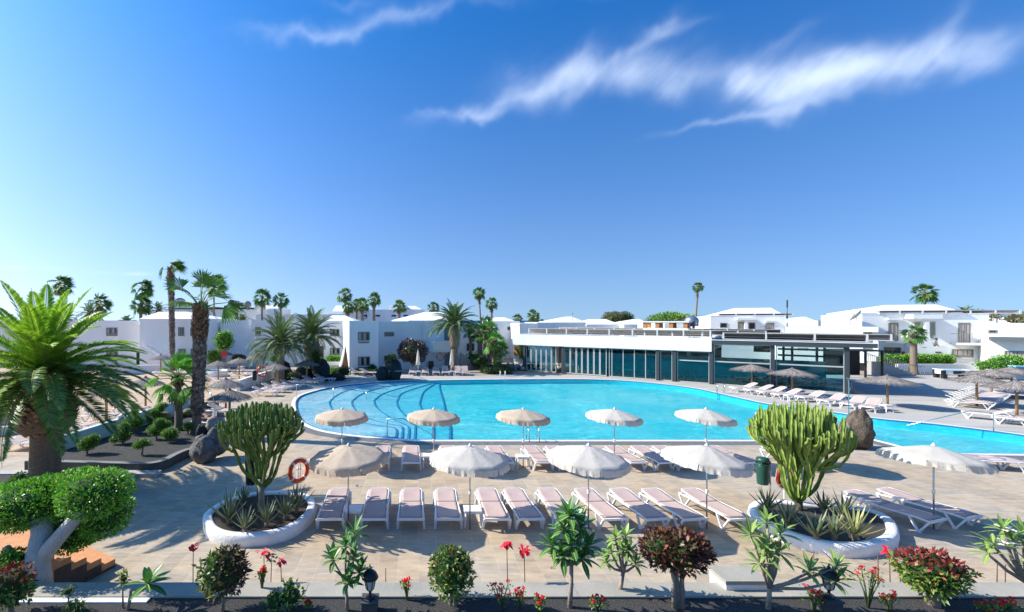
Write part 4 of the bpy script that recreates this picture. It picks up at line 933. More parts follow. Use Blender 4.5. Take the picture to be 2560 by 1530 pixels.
for (r0,r1,mm,yy) in ((0,.42,0,-.30),(.42,.52,1,-.31)):
    if r0==0: em.add([(u+r1*math.cos(2*PI*k/K),yy,z+r1*1.05*math.sin(2*PI*k/K)) for k in range(K)],[tuple(range(K))],mm)
    else: em.add([(u+r*math.cos(2*PI*k/K),yy,z+r*1.05*math.sin(2*PI*k/K)) for r in (r0,r1) for k in range(K)],[(k,(k+1)%K,K+(k+1)%K,K+k) for k in range(K)],mm)
for dx,dz,w_,h_ in ((-.17,.1,.13,.12),(.17,.0,.10,.16),(.02,-.2,.16,.10),(.0,.05,.08,.1)): em.add([(u+dx+w_*math.cos(2*PI*k/10),-.32,z+dz+h_*math.sin(2*PI*k/10)) for k in range(10)],[tuple(range(10))],2)
em.build('emblem',[whitep,mat('emblem_ring',(.06,.10,.22),.5),mat('emblem_blue',(.03,.16,.32),.5)],go)
# worn lettering under the gable (only its letter heights and breaks are readable in the photo)
lm=MB(); rd=random.Random(8); x=438
far('low blue-white roof terrace wall between the two date palms','x' and 640,860,80,786,None,8)
far('white roof block with small shed roof beyond the tall thin palms','x' and 655,700,95,771,(652,702,660,690,771,764),8)
far('white flat roof house right of the second date palm','x' and 815,885,84,778,(830,880,840,868,779,764),8)
b=far('long blue-shaded apartment block behind the row of small palms','x' and 882,1062,92,774,None,12); 
for x in (908,940,980,1010,1040): b.win(x,788,x+9,790.5,n=1,blind=0,sill=False,glass=mat('blue_slot',(.02,.06,.16),.5),fr=mat('blue_trim',(.03,.10,.24),.6))
b.win(906,782,916,795,n=1,blind=0,sill=False,fr=mat('blue_trim',(.03,.10,.24),.6),glass=white)
far('small square roof room on the blue-shaded block','x' and 972,1014,97,762,None,6)
far('little hip-roofed house right of the roof room','x' and 1013,1052,100,773,(1011,1054,1022,1038,773,765),6)
far('white terrace parapet block left of the pavilion roof','x' and 1299,1345,60,808,None,8)
far('pale flat block behind the pavilion, beside the street lamp','x' and 1343,1420,70,806,None,8)
far('house with steep white hip roof above the pavilion','x' and 1396,1462,74,806,(1378,1466,1416,1428,806,791.5),10)
far('house with long flat-topped white hip roof above the pavilion','x' and 1466,1546,78,811,(1460,1551,1473,1515,811,798),9)
far('house with small pointed white roof behind the roof kiosk','x' and 1560,1620,76,811,(1556,1628,1588,1598,811,797.5),9)
far('white flat block below the wide green bushes','x' and 1661,1731,66,808,None,8)
far('white low house behind the antenna mast','x' and 1960,2060,80,806,(1968,2050,2006,2014,806,792),9)
far('white flat roof block with vents left of the satellite dishes','x' and 2045,2120,74,802,None,9)
far('distant white village house on the hillside at far right','x' and 2490,2545,230,790,None,8); far('second distant white village house at the right edge','x' and 2550,2620,210,794,None,8); far('small distant white house above the right-hand wall','x' and 2474,2488,240,794,None,6)
# --- glass pavilion ---
pa=V(G(1312,926.7)); pb_=V(G(2117,984.7)); pd=(pb_-pa).normalized(); prz=math.atan2(pd.y,pd.x); PL=(pb_-pa).length; pn=V((-pd.y,pd.x,0))
pav=thing('glass_pavilion','long glass-walled poolside restaurant under a white fascia and solar panels','building',pa,prz)
def pu(x,y=950,off=0):
    d=V(((x-XC)/F,1,(YH-y)/F)); O=pa+pn*off; t=(O.dot(pn))/(d.dot(pn)); return (d*t-pa).dot(pd)
U1=pu(1778); 
m=MB(); m.box(-1.3,-.32,2.82,U1+.05,-.25,3.98); m.box(-1.3,-.25,2.82,-1.05,11,3.98); m.box(U1-.2,-.25,2.82,U1+.05,11,3.98); m.build('fascia',white,pav)
m=MB(); m.box(-1.05,-.25,3.3,U1-.2,11,3.55); m.build('roof',wcap,pav)
m=MB(); m.box(U1+.06,-.4,3.50,PL+1.6,-.2,3.80); m.box(U1+.06,-.2,3.55,PL+1.6,9.5,3.72); m.build('canopy_roof',dkgrey,pav)
m=MB(); m.box(U1+.06,-.42,3.81,PL+1.6,-.3,3.86); m.build('canopy_edge',whitep,pav)
tealg=bpy.data.materials.new('teal_glass'); tealg.use_nodes=True; t=tealg.node_tree; t.nodes.clear(); a_=t.nodes.new('ShaderNodeBsdfGlossy'); a_.inputs['Roughness'].default_value=.02; a_.inputs['Color'].default_value=(.55,.8,.85,1); c_=t.nodes.new('ShaderNodeBsdfTransparent'); c_.inputs['Color'].default_value=(.58,.86,.88,1); e_=t.nodes.new('ShaderNodeMixShader'); fz=t.nodes.new('ShaderNodeFresnel'); fz.inputs['IOR'].default_value=1.65; q_=t.nodes.new('ShaderNodeOutputMaterial'); t.links.new(fz.outputs[0],e_.inputs[0]); t.links.new(c_.outputs[0],e_.inputs[1]); t.links.new(a_.outputs[0],e_.inputs[2]); t.links.new(e_.outputs[0],q_.inputs[0])  # teal tint of the panes stands in for the reflected pool
clrg=tealg.copy(); clrg.name='clear_glass'; [n for n in clrg.node_tree.nodes if n.type=='BSDF_TRANSPARENT'][0].inputs['Color'].default_value=(.72,.84,.85,1)
# main posts
for x in (1312,1408,1645,1687,1778,1932,2117): u=pu(x); m=MB(); m.box(u-.13,-.2,0,u+.13,.1,2.815 if x<1778 else 3.49); m.build('steel_post',dkgrey,pav)
# folding door leaves (light aluminium)
def leaf(u0,u1,y0=-.05,z1=2.8,mm=lgrey,w_=.07):
    f=MB(); f.box(u0,y0,.04,u0+w_,y0+.06,z1); f.box(u1-w_,y0,.04,u1,y0+.06,z1); f.box(u0+w_,y0,z1-.09,u1-w_,y0+.06,z1); f.box(u0+w_,y0,.04,u1-w_,y0+.06,.14); o=f.build('door_leaf',mm,pav)
    g=MB(); g.box(u0+w_,y0+.025,.14,u1-w_,y0+.035,z1-.09); g.build('pane',tealg,o)
e_=[pu(x) for x in (1316,1328,1341,1353,1366,1379,1391)]
for i in range(6): leaf(e_[i]+.01,e_[i+1]-.01)
e_=[pu(x) for x in (1411,1426,1441,1455,1470,1485,1500,1517)]
for i in range(7): leaf(e_[i]+.01,e_[i+1]-.01)
# fixed glazing with slim bars
def glaze(x0,x1,z1=2.8,mid=None,bars=()):
    u0,u1=pu(x0)+.14,pu(x1)-.14; f=MB(); f.box(u0,-.04,.02,u1,.03,.10); f.box(u0,-.04,z1-.08,u1,.03,z1)
    for b_ in bars: u=pu(b_); f.box(u-.035,-.04,.1,u+.035,.03,z1-.08)
    if mid: f.box(u0,-.045,mid-.05,u1,.035,mid+.05)
    f.box(u0,-.04,.1,u0+.05,.03,z1-.08); f.box(u1-.05,-.04,.1,u1,.03,z1-.08)
    o=f.build('glazing_frame',lgrey,pav); g=MB(); g.box(u0+.05,-.008,.1,u1-.05,.002,(mid or z1)-.05); g.build('pane',tealg,o)
    if mid: g=MB(); g.box(u0+.05,-.008,mid+.05,u1-.05,.002,z1-.08); g.build('upper_pane',clrg if x0>1770 else tealg,o)
glaze(1519,1645,bars=(1530,1558,1586,1614)); glaze(1647,1685); glaze(1689,1778,mid=1.95); glaze(1780,1932,3.49,1.98); glaze(1934,2117,3.49,2.0)
# side end glazing, back wall, floor
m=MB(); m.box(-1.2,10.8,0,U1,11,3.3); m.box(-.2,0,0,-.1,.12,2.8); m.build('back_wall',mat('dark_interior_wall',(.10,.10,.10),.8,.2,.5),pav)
wd=mat('pool_reflection_teal',(.02,.34,.40),.35,.15,.6)  # teal panel behind the glass, coloured to imitate the pool's reflection
m=MB(); m.box(pu(1412),2.9,0,PL-1,2.96,2.15); m.build('reflection_screen',wd,pav)
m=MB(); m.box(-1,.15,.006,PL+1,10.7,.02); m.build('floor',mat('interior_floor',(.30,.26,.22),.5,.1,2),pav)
for k,x in enumerate((1345,1470,1590,1700)): u=pu(x); m=MB(); m.box(u-.15,5.6,0,u+.15,5.9,3.3); m.build('inner_column',white,pav)
# black timber frame behind the right wing
m=MB(); v0,v1=pu(1932)+.8,PL-.8
for u in (v0,v0+.6,v1-.5,v1): m.box(u-.09,6,0,u+.09,6.2,3.5)
for z in (2.3,2.85,3.2): m.box(v0-.4,5.8,z,v1+.3,5.95,z+.16)
m.box(v0,6.3,0,v1,6.4,1.5); m.build('timber_stage_frame',mat('black_timber',(.012,.012,.013),.6),pav)
# solar panels: each row its own thing
sp=mat('solar_panel_back',(.30,.26,.22),.6,.2,2); spf=mat('solar_panel_face',(.10,.13,.20),.25,spec=.7); alum=mat('panel_frame_metal',(.62,.60,.57),.45)
def panelrow(label,base,rz,n,wp,z,tilt=.42,first=None,dep=1.5):
    t=thing('solar_panel_row',label,'solar panels',base,rz,'rows of solar panels on the roofs')
    for k in range(n):
        x0=k*(wp+.12); a=V((x0,0,z)); hgt=dep*math.sin(tilt); dd=dep*math.cos(tilt)
        # panel faces away from the viewer: high edge in front, low edge behind
        m=MB(); m.add([(x0,0,z+hgt),(x0+wp,0,z+hgt),(x0+wp,dd,z+.05),(x0,dd,z+.05)],[(0,1,2,3)],0); m.add([(x0,.01,z+hgt-.05),(x0+wp,.01,z+hgt-.05),(x0+wp,dd,z+0.0),(x0,dd,z+0.0)],[(3,2,1,0)],1)
        m.add([(x0,0,z+hgt),(x0+wp,0,z+hgt),(x0+wp,.01,z+hgt-.05),(x0,.01,z+hgt-.05)],[(0,3,2,1)],2); m.build('panel',[spf,sp,alum],t)
    m=MB(); L=n*(wp+.12)
    for k in range(n+1):
        x0=max(.05,min(L-.15,k*(wp+.12)-.06)); m.box(x0-.06,-.02,z,x0+.06,.06,z+dep*math.sin(tilt)); m.beam((x0,dep*math.cos(tilt),z+.03),(x0,0,z+dep*math.sin(tilt)-.06),.05,.05)
    m.beam((0,dep*.45,z+dep*.5*math.sin(tilt)-.08),(L,dep*.45,z+dep*.5*math.sin(tilt)-.08),.05,.05); m.beam((0,.02,z+.03),(L,.02,z+.03),.06,.06)
    m.build('support_frame',alum,t); return t
qp=lambda u,y:pa+pd*u+pn*y
panelrow('front row of tilted solar panels above the white pavilion fascia',qp(.3,.3),prz,8,2.0,4.03,.42)
panelrow('second row of solar panels at the right end of the white fascia roof',qp(U1-5.4,.5),prz,2,2.3,4.03,.40)
panelrow('middle row of solar panels behind the roof kiosk',qp(2,4.4),prz,9,2.0,4.10,.32)
panelrow('rear row of solar panels on the pavilion roof',qp(1,7.6),prz,10,2.0,4.2,.32)
panelrow('front row of solar panels over the dark steel canopy',qp(U1+.8,.4),prz,3,2.9,3.88,.40)
panelrow('rear row of solar panels over the dark steel canopy',qp(U1+1.6,4.2),prz,4,2.4,3.9,.35)
# roof kiosk with orange windows, dome vent
k=thing('roof_kiosk','white rooftop kiosk with three orange framed windows on the pavilion','kiosk',qp(11.2,3.0),prz)
m=MB(); m.box(0,0,3.56,3.9,2.2,4.75); m.build('kiosk_wall',white,k)
m=MB(); m.box(-.1,-.1,5.3,4.0,2.3,5.42); 
m.build('kiosk_roof',wcap,k)
for u in (0,1.1,2.3,3.5):
    for v_ in (0.0,1.9): m=MB(); m.box(u,v_,4.75,u+.35,v_+.3,5.3); m.build('window_pier',mat('orange_wood',(.50,.22,.08),.7),k)
m=MB(); m.lathe([(.62,4.9),(.62,5.35),(.68,5.4),(.66,5.55),(.5,5.8),(.25,5.93),(.05,5.97)],20); o=m.build('dome_vent',mat('steel_dome',(.45,.47,.5),.3,metal=.8),None,qp(15.0,6.5)); tag(o,'domed grey metal roof vent behind the kiosk','vent')
# cafe tables and chairs inside
grp='beige cafe chairs inside the glass pavilion'; ct=None; cc=None; n=0
ords=['first','second','third','fourth','fifth','sixth','seventh','eighth','ninth','tenth','eleventh','twelfth','thirteenth','fourteenth','fifteenth','sixteenth','seventeenth','eighteenth']
for i,(x,y_) in enumerate([(1382,1.1),(1462,1.0),(1505,2.2),(1575,.8),(1640,.9),(1735,.7),(1805,1.4),(1852,.75),(1935,.7),(1990,1.6),(2020,.8),(2090,.75),(1960,2.4),(1700,2.2)]):
    u=pu(x); loc=qp(u,y_); lab='white round cafe table behind the glass, %s from the left'%ords[i]
    if ct is None: ct=reg(patio_table(lab,loc,'round cafe tables inside the pavilion'))
    else: dup(ct,loc,0,lab)
    for s in (-1,1):
        l2=qp(u+s*.72,y_+.05); lab='beige resin armchair %s of the %s cafe table'%('left' if s<0 else 'right',ords[i]); r=prz+(PI/2 if s<0 else -PI/2)+.3*s
        if cc is None: cc=reg(cafe_chair(lab,l2,r,grp))
        else: dup(cc,l2,r,lab)
# --- right-hand buildings ---
b=Bld('apartment_building','white two-storey house with columned balcony behind the glass pavilion','building',(1775.6,60),(1964.6,57),10,6.05)
b.hip(1792,1963,1837,1927,789,770,8)
b.win(1802,809,1816,818,n=1,blind=0,fr=mgrey,glass=dark); b.win(1916,809,1933,832,n=2,blind=0,cur=True,rail=True)
b.win(1846,806,1862,834,'door',1,blind=0,sill=False,glass=mat('grey_green_door',(.25,.25,.2),.7)); b.win(1873,808,1886,832,'door',1,blind=0,sill=False,glass=dark)
b.box('porch_pillar',1862,800,1870,835,.9,-.6); b.box('porch_roof',1844,794,1890,800,1.0); u0,z0_=b.uz(1866,826,-.9); u1,_=b.uz(1888,826,-.9); m=MB(); m.beam((u0,-.9,z0_),(u1,-.9,z0_),.08,.08)
for kk in range(7): uu=u0+(u1-u0)*kk/6; m.box(uu-.05,-.95,z0_-.75,uu+.05,-.85,z0_)
m.build('balustrade',wcap,b.t)
b.box('window_hood',1916,800,1940,802.5,.5); b.box('lower_block',1775,848,1964,935,.6)
panelrow('solar panels below the hip roof of the columned house',b.A+b.D*1.0+b.N*.3,b.rz,4,1.9,6.1,.3,dep=1.0)
mst=MB(); mst.tube([(0,0,5.5),(0,0,9.2)],.035,6); mst.box(-.05,-.06,8.3,.05,.06,9.25); mst.box(-.06,-.08,6.9,.03,.06,7.5); mst.build('x',dark); bpy.data.objects[-1] if False else None
o=bpy.data.objects['x']; o.name='antenna_mast'; o.location=((1968-XC)*57/F,57.0,-1.2); tag(o,'thin dark antenna mast on the corner of the columned house','antenna')
b=Bld('apartment_building','long plain white wing behind the dark steel canopy','building',(1963,54),(2196,49),9,4.75)
b.win(2160,833,2177,879,'door',1,blind=0,sill=False,glass=mgrey,fr=mgrey); b.box('door_hood',2158,818,2196,830,1.0); b.box('balcony_box',2150,888,2190,908,1.4,.02)
m=MB(); u0,zz=b.uz(2162,880,-1.4); u1,_=b.uz(2189,880,-1.4); m.box(u0,-1.42,zz-.05,u1,-1.30,zz+.05)
for kk in range(7): uu=u0+(u1-u0)*(kk+.5)/7; m.box(uu-.06,-1.4,zz-.42,uu+.06,-1.32,zz-.05)
m.build('balustrade',wcap,b.t)
b.win(2122,892,2158,944,'door',1,blind=0,sill=False,glass=dark,fr=dark)  # mouth of the dark passage: shade painted as a flat black pane
b.win(1996,845,2012,866,n=2,cur=True,blind=0)
b=Bld('apartment_building','white two-storey house with curtained balcony windows and central stair','building',(2155,51.5),(2473,47.5),11,6.15)
b.hip(2150,2410,2213,2340,781,762,9)
b.win(2223,809,2243,850,n=2,blind=0,cur=True,sill=False,rail=True); b.win(2398,809,2423,855,n=2,blind=0,cur=True,sill=False); u0,zz=b.uz(2379,856,0); u1,_=b.uz(2449,856,0); b.balcony(u0,u1+.9,zz,1.1,.95)
b.win(2212,870,2250,886,n=2,blind=.25); b.win(2382,875,2430,892,n=2,blind=.25,cur=True)
b.box('window_hood',2221,794.5,2255,800,.5); 
b.win(2287,806,2300,836,'door',1,blind=0,sill=False,glass=mat('grey_green_door',(.25,.25,.2),.7),fr=mat('recess_grey',(.45,.46,.47),.8)); b.win(2325,806,2336,845,'door',1,blind=0,sill=False,glass=mat('grey_green_door',(.25,.25,.2),.7),fr=mat('recess_grey',(.45,.46,.47),.8)); b.win(2309,806,2315,836,n=1,blind=0,sill=False,fr=mat('recess_grey',(.45,.46,.47),.8))
b.box('porch_roof',2283,786,2357,797,1.6); b.box('porch_pillar',2314,797,2324,850,1.5,-1.1)
# central stair mass
P=[(2286,838),(2324,838),(2334,866),(2334,925),(2286,925)]
m=MB(); uA,zA=b.uz(2334,866,-1.8); uB,_=b.uz(2378,866,-1.8); m.box(uA+.001,-1.8,-.1,uB,-1.65,zA); m.box(uB-.15,-1.649,-.1,uB,.02,zA); m.box(uA+.001,-1.649,-.1,uB-.151,.02,zA-.95); LAND=b.A+b.D*((uA+uB)/2-.2)+b.N*(-1.25)+V((0,0,zA-.95)); Q=[b.uz(x,y,-1.8) for x,y in P]; n=len(Q); m.add([(u,-1.8,z) for u,z in Q]+[(u,.02,z) for u,z in Q],[tuple(range(n))[::-1]]+[(i,n+i,n+(i+1)%n,(i+1)%n) for i in range(n)]); o=m.build('outer_stair',white,b.t)
m=MB()
for x0,x1,y in ((2290,2310,828),(2304,2316,869),(2342,2364,867)):
    u0,zz=b.uz(x0,y,-1.75); u1,_=b.uz(x1,y,-1.75); m.box(u0,-1.8,zz-.02,u1,-1.66,zz+.07)
    for kk in range(6): uu=u0+(u1-u0)*(kk+.5)/6; m.box(uu-.045,-1.78,zz-.42,uu+.045,-1.68,zz-.02)
m.build('balustrade',wcap,o)
b.box('red_plaque',2338.5,879,2353,882,1.84,-1.805,mat('dull_red',(.32,.05,.06),.6))
b.box('solar_gutter',2200,783.5,2420,785,.2,.1,alum)
panelrow('solar panels lined up under the big hip roof on the right',b.A+b.D*1.5+b.N*.2,b.rz,6,1.75,6.2,.35,dep=1.2)
sg=b.box('sign',2256,879,2275,893,.12,-.03,redp); bb=b.box('sign_white_patch',2268.5,884,2274,888,.13,-.121,whitep,parent=sg)
b=Bld('apartment_building','low white house at the right edge with wide curtained window','building',(2473,44.5),(2700,41),9,5.2)
b.win(2515,880,2572,899,n=3,blind=.25,cur=True); b.win(2474,827,2490,831,n=1,blind=0,sill=False); b.box('canopy_roof',2478,844,2600,851,1.0,.02,mat('canopy_grey',(.12,.15,.17),.6)); b.box('canopy_top',2478,838,2600,843,.9,.02,wcap)
# low white planter wall with hedge in front
t=thing('planter_wall','low white wall of the hedge bed before the balcony house','wall',G(2245,936)); m=MB(); m.box(0,0,-.05,8.6,.25,1.05); m.box(8.6,0,-.05,14,.25,.35); m.build('wall_body',white,t)
rd=random.Random(5); hg=MB(); c=G(2250,936)
for k in range(7):
    leafblob(hg,(0.6+k*1.0,.85,1.45),(.80,.45,.52),900,.13,.08,rd,0,1,.10)
tag(hg.build('hedge',[ficus,coreg],None,(c.x-.9,c.y,0)),'long clipped green hedge on the low white wall by the red sign','hedge')
# stair with grey railings down to the terrace
t=thing('entrance_steps','grey railed steps descending to the terrace beside the hedge','stairs',G(2205,940)); m=MB()
for k in range(8): m.box(k*.42,0,-.05,k*.42+.42,1.5,1.35*(8-k)/8)
m.build('steps',mat('grey_steps',(.36,.35,.33),.85,.1,3),t)
for yy in (0,1.5):
    m=MB(); m.beam((-.3,yy,2.25),(3.4,yy,.95),.04,.04); m.beam((3.4,yy,.95),(4.2,yy,.95),.04,.04)
    for k in range(18): x=-.3+3.7*k/17; m.beam((x,yy,max(0,1.35-1.3*k/17)),(x,yy,2.25-1.3*k/17),.022,.022)
    for x in (3.8,4.2): m.beam((x,yy,0),(x,yy,.95),.03,.03)
    m.build('railing',mat('grey_rail',(.22,.22,.21),.5),t)
# dark passage built as a black frame, its shade put into the colour
t=thing('underpass','black frame for the shaded pergola between the glass pavilion and the white stair','underpass',G(2122,944)); m=MB()
for x in (0,1.6,3.2): m.box(x,0,0,x+.14,.14,2.5)
m.box(-.2,0,2.5,3.6,2.5,2.62); m.box(0,2.4,0,3.4,2.5,2.5); m.build('frame',mat('black_timber',(.012,.012,.013),.6),t)
# ---------------- placement: poolside ----------------
TAU=2*PI
ordn=['first','second','third','fourth','fifth','sixth','seventh','eighth','ninth','tenth','eleventh','twelfth']
g='front row of sun loungers along the near deck'
FRx=[824,935,1027,1122,1244,1329,1425,1540,1645,1739,1852]
desc=['half-sunlit lounger beside the white oval planter','shaded lounger between the parasol table and its neighbour','fully shaded lounger','shaded lounger just left of a white side table','sunlit lounger right of the white side table','half-shaded lounger with shadow across its backrest','lounger partly hidden behind the leafy plumeria','lounger at the pole of the third parasol','shaded lounger behind the pale green shrub','lounger above the dark red bush','sunlit lounger left of the right-hand planter']
rots=[.02,.0,0,0,.03,.05,.05,.09,.13,.13,.14]
for i,x in enumerate(FRx): lounger(x,1330,rots[i],'%s, %s from left, front row'%(desc[i],ordn[i]),g,0 if i not in (0,1,2,3) else 0)
g2='pair of loungers beyond the right-hand planter'
lounger(2345,1334,.30,'nearer of two dappled loungers right of the white curved planter',g2,0); lounger(2436,1326,.30,'farther of two dappled loungers, beside the right-hand parasol pole',g2,0)
g='back row of sun loungers near the pool edge'
bk=[(778,-.55,'angled lounger at the left end'),(948,0,'shaded lounger right of the beige parasol'),(1028,0,'shaded lounger standing alone before the handrail'),(1124,0,'lounger under the left rim of the second parasol'),(1180,0,'lounger under the middle of the second parasol'),(1262,.05,'lounger under the right rim of the second parasol'),(1363,.08,'sunlit lounger right of a side table'),(1428,.08,'lounger under the left rim of the third parasol'),(1486,.08,'lounger under the right rim of the third parasol'),(1598,.12,'sunlit lounger right of the third parasol'),(1669,.14,'shaded lounger left of the fourth parasol'),(1728,.14,'lounger under the fourth parasol'),(1880,.16,'lounger between the fourth parasol and the green bin'),(2040,.2,'lounger right of the big bright euphorbia')]
for i,(x,r,d) in enumerate(bk): lounger(x,1180,r,'%s, back row'%d,g)
lounger(2500,1168,1.35,'lounger at the right edge beside the near pool wall',g); lounger(2556,1176,1.35,'cut-off lounger at the very right edge',g)
table(884,1310,'side table between the two leftmost front row loungers'); table(1181,1311,'side table at the pole of the second front parasol'); table(1440,1322,'side table half hidden behind the leafy plumeria'); table(1072,1166,'side table left of the second parasol in the back row'); table(1306,1168,'side table at the pole of the third back parasol'); table(860,1182,'side table under the leftmost beige parasol')
# parasols
gf='front row of parasols'; gb='back row of parasols at the pool edge'
parasol('beige parasol nearest the left planter, leftmost of the front row',G(871,1322),1.0,canv,1,gf,(.05,-.03),2.2,.30)
parasol('off-white parasol, second in the front row, over the white side table',G(1175,1324),1.03,canvw,2,gf,(.05,.03),2.2,.32)
parasol('off-white parasol, third in the front row, behind the plumeria',G(1471,1322),1.03,canvw,3,gf,(.04,.04),2.2,.32)
parasol('white parasol with drooping right side, left of the green bin',G(1767,1322),1.03,canvw,4,gf,(.02,.10),2.2,.33)
parasol('large white parasol over the two loungers at far right',G(2334,1322),1.05,canvw,5,gf,(.0,.10),2.2,.30)
for i,(x,m_,d) in enumerate([(855,canv,'beige parasol standing over the shallow pool end, leftmost at the edge'),(1084,canv,'beige parasol in front of the pool steps'),(1308,canv,'cream parasol left of the near pool ladder'),(1536,canvw,'cream parasol in front of the middle of the pool'),(1765,canvw,'cream parasol with a frayed hem, fifth along the pool edge'),(1968,canvw,'white parasol half hidden by the bright euphorbia')]): parasol(d,G(x,1167),.98,m_,10+i,gb,(.03,.02*i),2.17,.26)
# ladders, rails
ladder('steel ladder on the near pool edge below the third parasol',G(1331,1100),0)
ladder('steel ladder on the far pool edge before the glass pavilion',G(1802,984),PI-.45,.75,m=steel)
ladder('white ladder on the far pool edge left of the pavilion',G(1257,948),PI,.75,m=whitep)
a=G(968,1092); rail('steel handrail of the near pool steps',[(a.x,a.y,.02),(a.x,a.y,.85),(a.x+.75,a.y,.86),(a.x+2.3,a.y-.15,.05)],[])
a=G(972,951); rail('steel handrail by the dark rock at the far pool edge',[(a.x,a.y,0),(a.x,a.y,.85),(a.x+1.7,a.y-.1,.88),(a.x+4.0,a.y-1.6,-.05)],[])
a=G(741,996); b_=G(1000,996,-.1); rail('long steel handrail crossing the shallow pool steps',[(a.x,a.y,0),(a.x,a.y,.95),(a.x+.3,a.y+.1,1.0),(b_.x-1.8,b_.y+.3,.25),(b_.x,b_.y,-.05)],[((a.x+2.6,a.y+.1,-.2),(a.x+2.6,a.y+.1,.73)),((a.x+4.9,a.y+.2,-.3),(a.x+4.9,a.y+.2,.45))])
a=G(2484,1078); rail('steel handrail into the right-hand pool',[(a.x,a.y,0),(a.x,a.y,.9),(a.x-.8,a.y+.3,.95),(a.x-3.3,a.y+.95,.06)],[],.018)
# ---- two white oval planters ----
def planter(label,pts_out,z,th,soil,loc):
    t=thing('planter',label,'planter',loc); O=V(loc); P=catmull([(p[0]-O.x,p[1]-O.y) for p in pts_out],6); A=sum(P[i][0]*P[(i+1)%len(P)][1]-P[(i+1)%len(P)][0]*P[i][1] for i in range(len(P)))
    if A<0: P=P[::-1]
    m=MB(); lv=[(offpoly(P,.0),-.02),(offpoly(P,.02),z*.5),(offpoly(P,0),z*.88),(offpoly(P,-.04),z),(offpoly(P,-th+.04),z),(offpoly(P,-th),z*.9),(offpoly(P,-th),z-.12)]
    n=len(P); m.add([(x,y,zz) for L,zz in lv for x,y in L],[(i*n+k,i*n+(k+1)%n,(i+1)*n+(k+1)%n,(i+1)*n+k) for i in range(len(lv)-1) for k in range(n)],0,True); m.build('rim',whitepaint,t)
    s=MB(); Q=offpoly(P,-th-.002); tr_=tessellate_polygon([ctr(Q)]); s.add([(x,y,z-.055) for x,y in Q],[tuple(f) for f in tr_]); s.build('soil',soil,t); return t
c1=G(647,1300,.0)
# outline px (ground contact)
pl=[(508,1318),(520,1348),(560,1366),(620,1369),(690,1360),(748,1336),(785,1300),(786,1272),(760,1256),(700,1250),(630,1255),(560,1275),(520,1300)]
planter('white oval planter holding the dark green candelabra euphorbia on the left',[tuple(G(*p)[:2]) for p in pl],.30,.22,piconb,G(650,1310))
pr=[(1874,1285),(1880,1312),(1930,1345),(2010,1375),(2090,1393),(2170,1394),(2235,1376),(2246,1350),(2225,1318),(2170,1296),(2080,1285),(1990,1278),(1910,1272)]
planter('white curved planter holding the bright green candelabra euphorbia on the right',[tuple(G(*p)[:2]) for p in pr],.30,.22,picon,G(2050,1330))
candelabra('dark green candelabra euphorbia in the left white planter',G(652,1300),3.26,1.24,3,1.15,cact,.044,150,False,12)
candelabra('bright green candelabra euphorbia in the right white planter',G(1996,1297),3.26,1.24,7,.55,cactb,.053,108,True,14)
ga='aloes in the white oval planters'
for i,(x,y,L,n_,mm,d) in enumerate([(572,1312,.78,20,aloem,'largest aloe at the left rim of the left planter'),(612,1334,.58,15,aloem,'small aloe in front of the left planter'),(667,1318,.62,15,aloem,'aloe right below the trunk in the left planter'),(713,1300,.70,18,aloem,'aloe right of centre in the left planter'),(742,1284,.66,18,aloem,'aloe at the right rim of the left planter by the life ring'),(607,1268,.50,14,aloem,'dark aloe at the back rim of the left planter'),
  (1918,1284,.62,16,aloem,'aloe at the back left rim of the right planter'),(1970,1325,.66,16,aloem,'aloe left of the trunk in the right planter'),(2040,1354,.66,15,aloem,'splayed aloe in front of the trunk in the right planter'),(2086,1353,.62,15,aloem,'upright aloe near the middle of the right planter'),(2137,1352,.74,20,aloey,'yellow-tipped aloe at the right end of the right planter'),(2060,1287,.52,16,aloem,'green aloe at the back rim of the right planter'),(2108,1300,.66,14,aloem,'dark thin-leaved aloe behind the yellow-tipped one')]):
    aloe(d,G(x,y,.24),n_,L,.085,20+i,mm,ga)
binn('dark litter bin on a pole behind the left planter',G(646,1262)+V((-.22,0,0)),mat('dark_bin_plastic',(.012,.02,.03),.5))
lifering('orange life ring on a post behind the left planter',G(742,1278)+V((0,.1,0)),.85,.29,z=1.15)
binn('green litter bin left of the right-hand planter',G(1907,1262),greenbin,0,.22)
lifering('orange life ring half hidden behind the bright euphorbia',G(1975,1283)+V((0,.2,0)),.2,.30,z=1.0,m=mat('dark_orange_ring',(.55,.06,.02),.5))
# rocks
t=thing('lava_boulder','tall dark lava boulder with pale cap beside the left kerb','rock',G(505,1160)); m=MB(); rock(m,(-.05,.35,.5),(.52,.55,.58),2,0,.22); rock(m,(.28,.75,.75),(.45,.5,.62),5,0,.2); m.build('boulder',rockm,t)
m=MB(); rock(m,(.06,.75,1.32),(.24,.26,.30),3,0,.2); m.build('pale_cap',mat('grey_rock_cap',(.26,.25,.23),.9,.2,4,.5,16),t); m=MB(); rock(m,(-.30,.62,1.12),(.22,.2,.27),9,0,.2); m.build('dark_knob',rockd,t)
t2=thing('outdoor_shower','thin steel shower pipe rising beside the lava boulder','shower',G(528,1140)); m=MB(); m.tube([(0,.35,.9),(0,.35,1.9),(-.1,.4,2.3),(-.25,.42,2.5)],.018,6); m.build('pipe',steel,t2)
t=thing('lava_boulder','brown porous boulder beside the right-hand pool','rock',G(2160,1125)); m=MB(); rock(m,(.05,.3,.75),(.48,.5,.88),11,0,.2,2.0); m.build('boulder',rockb,t)
m=MB(); rock(m,(-.5,.5,.45),(.5,.5,.6),14,0,.25,2.0); m.build('grey_side',mat('grey_boulder',(.16,.15,.14),.95,.35,5,1.0,20,col2=(.30,.28,.25)),t)
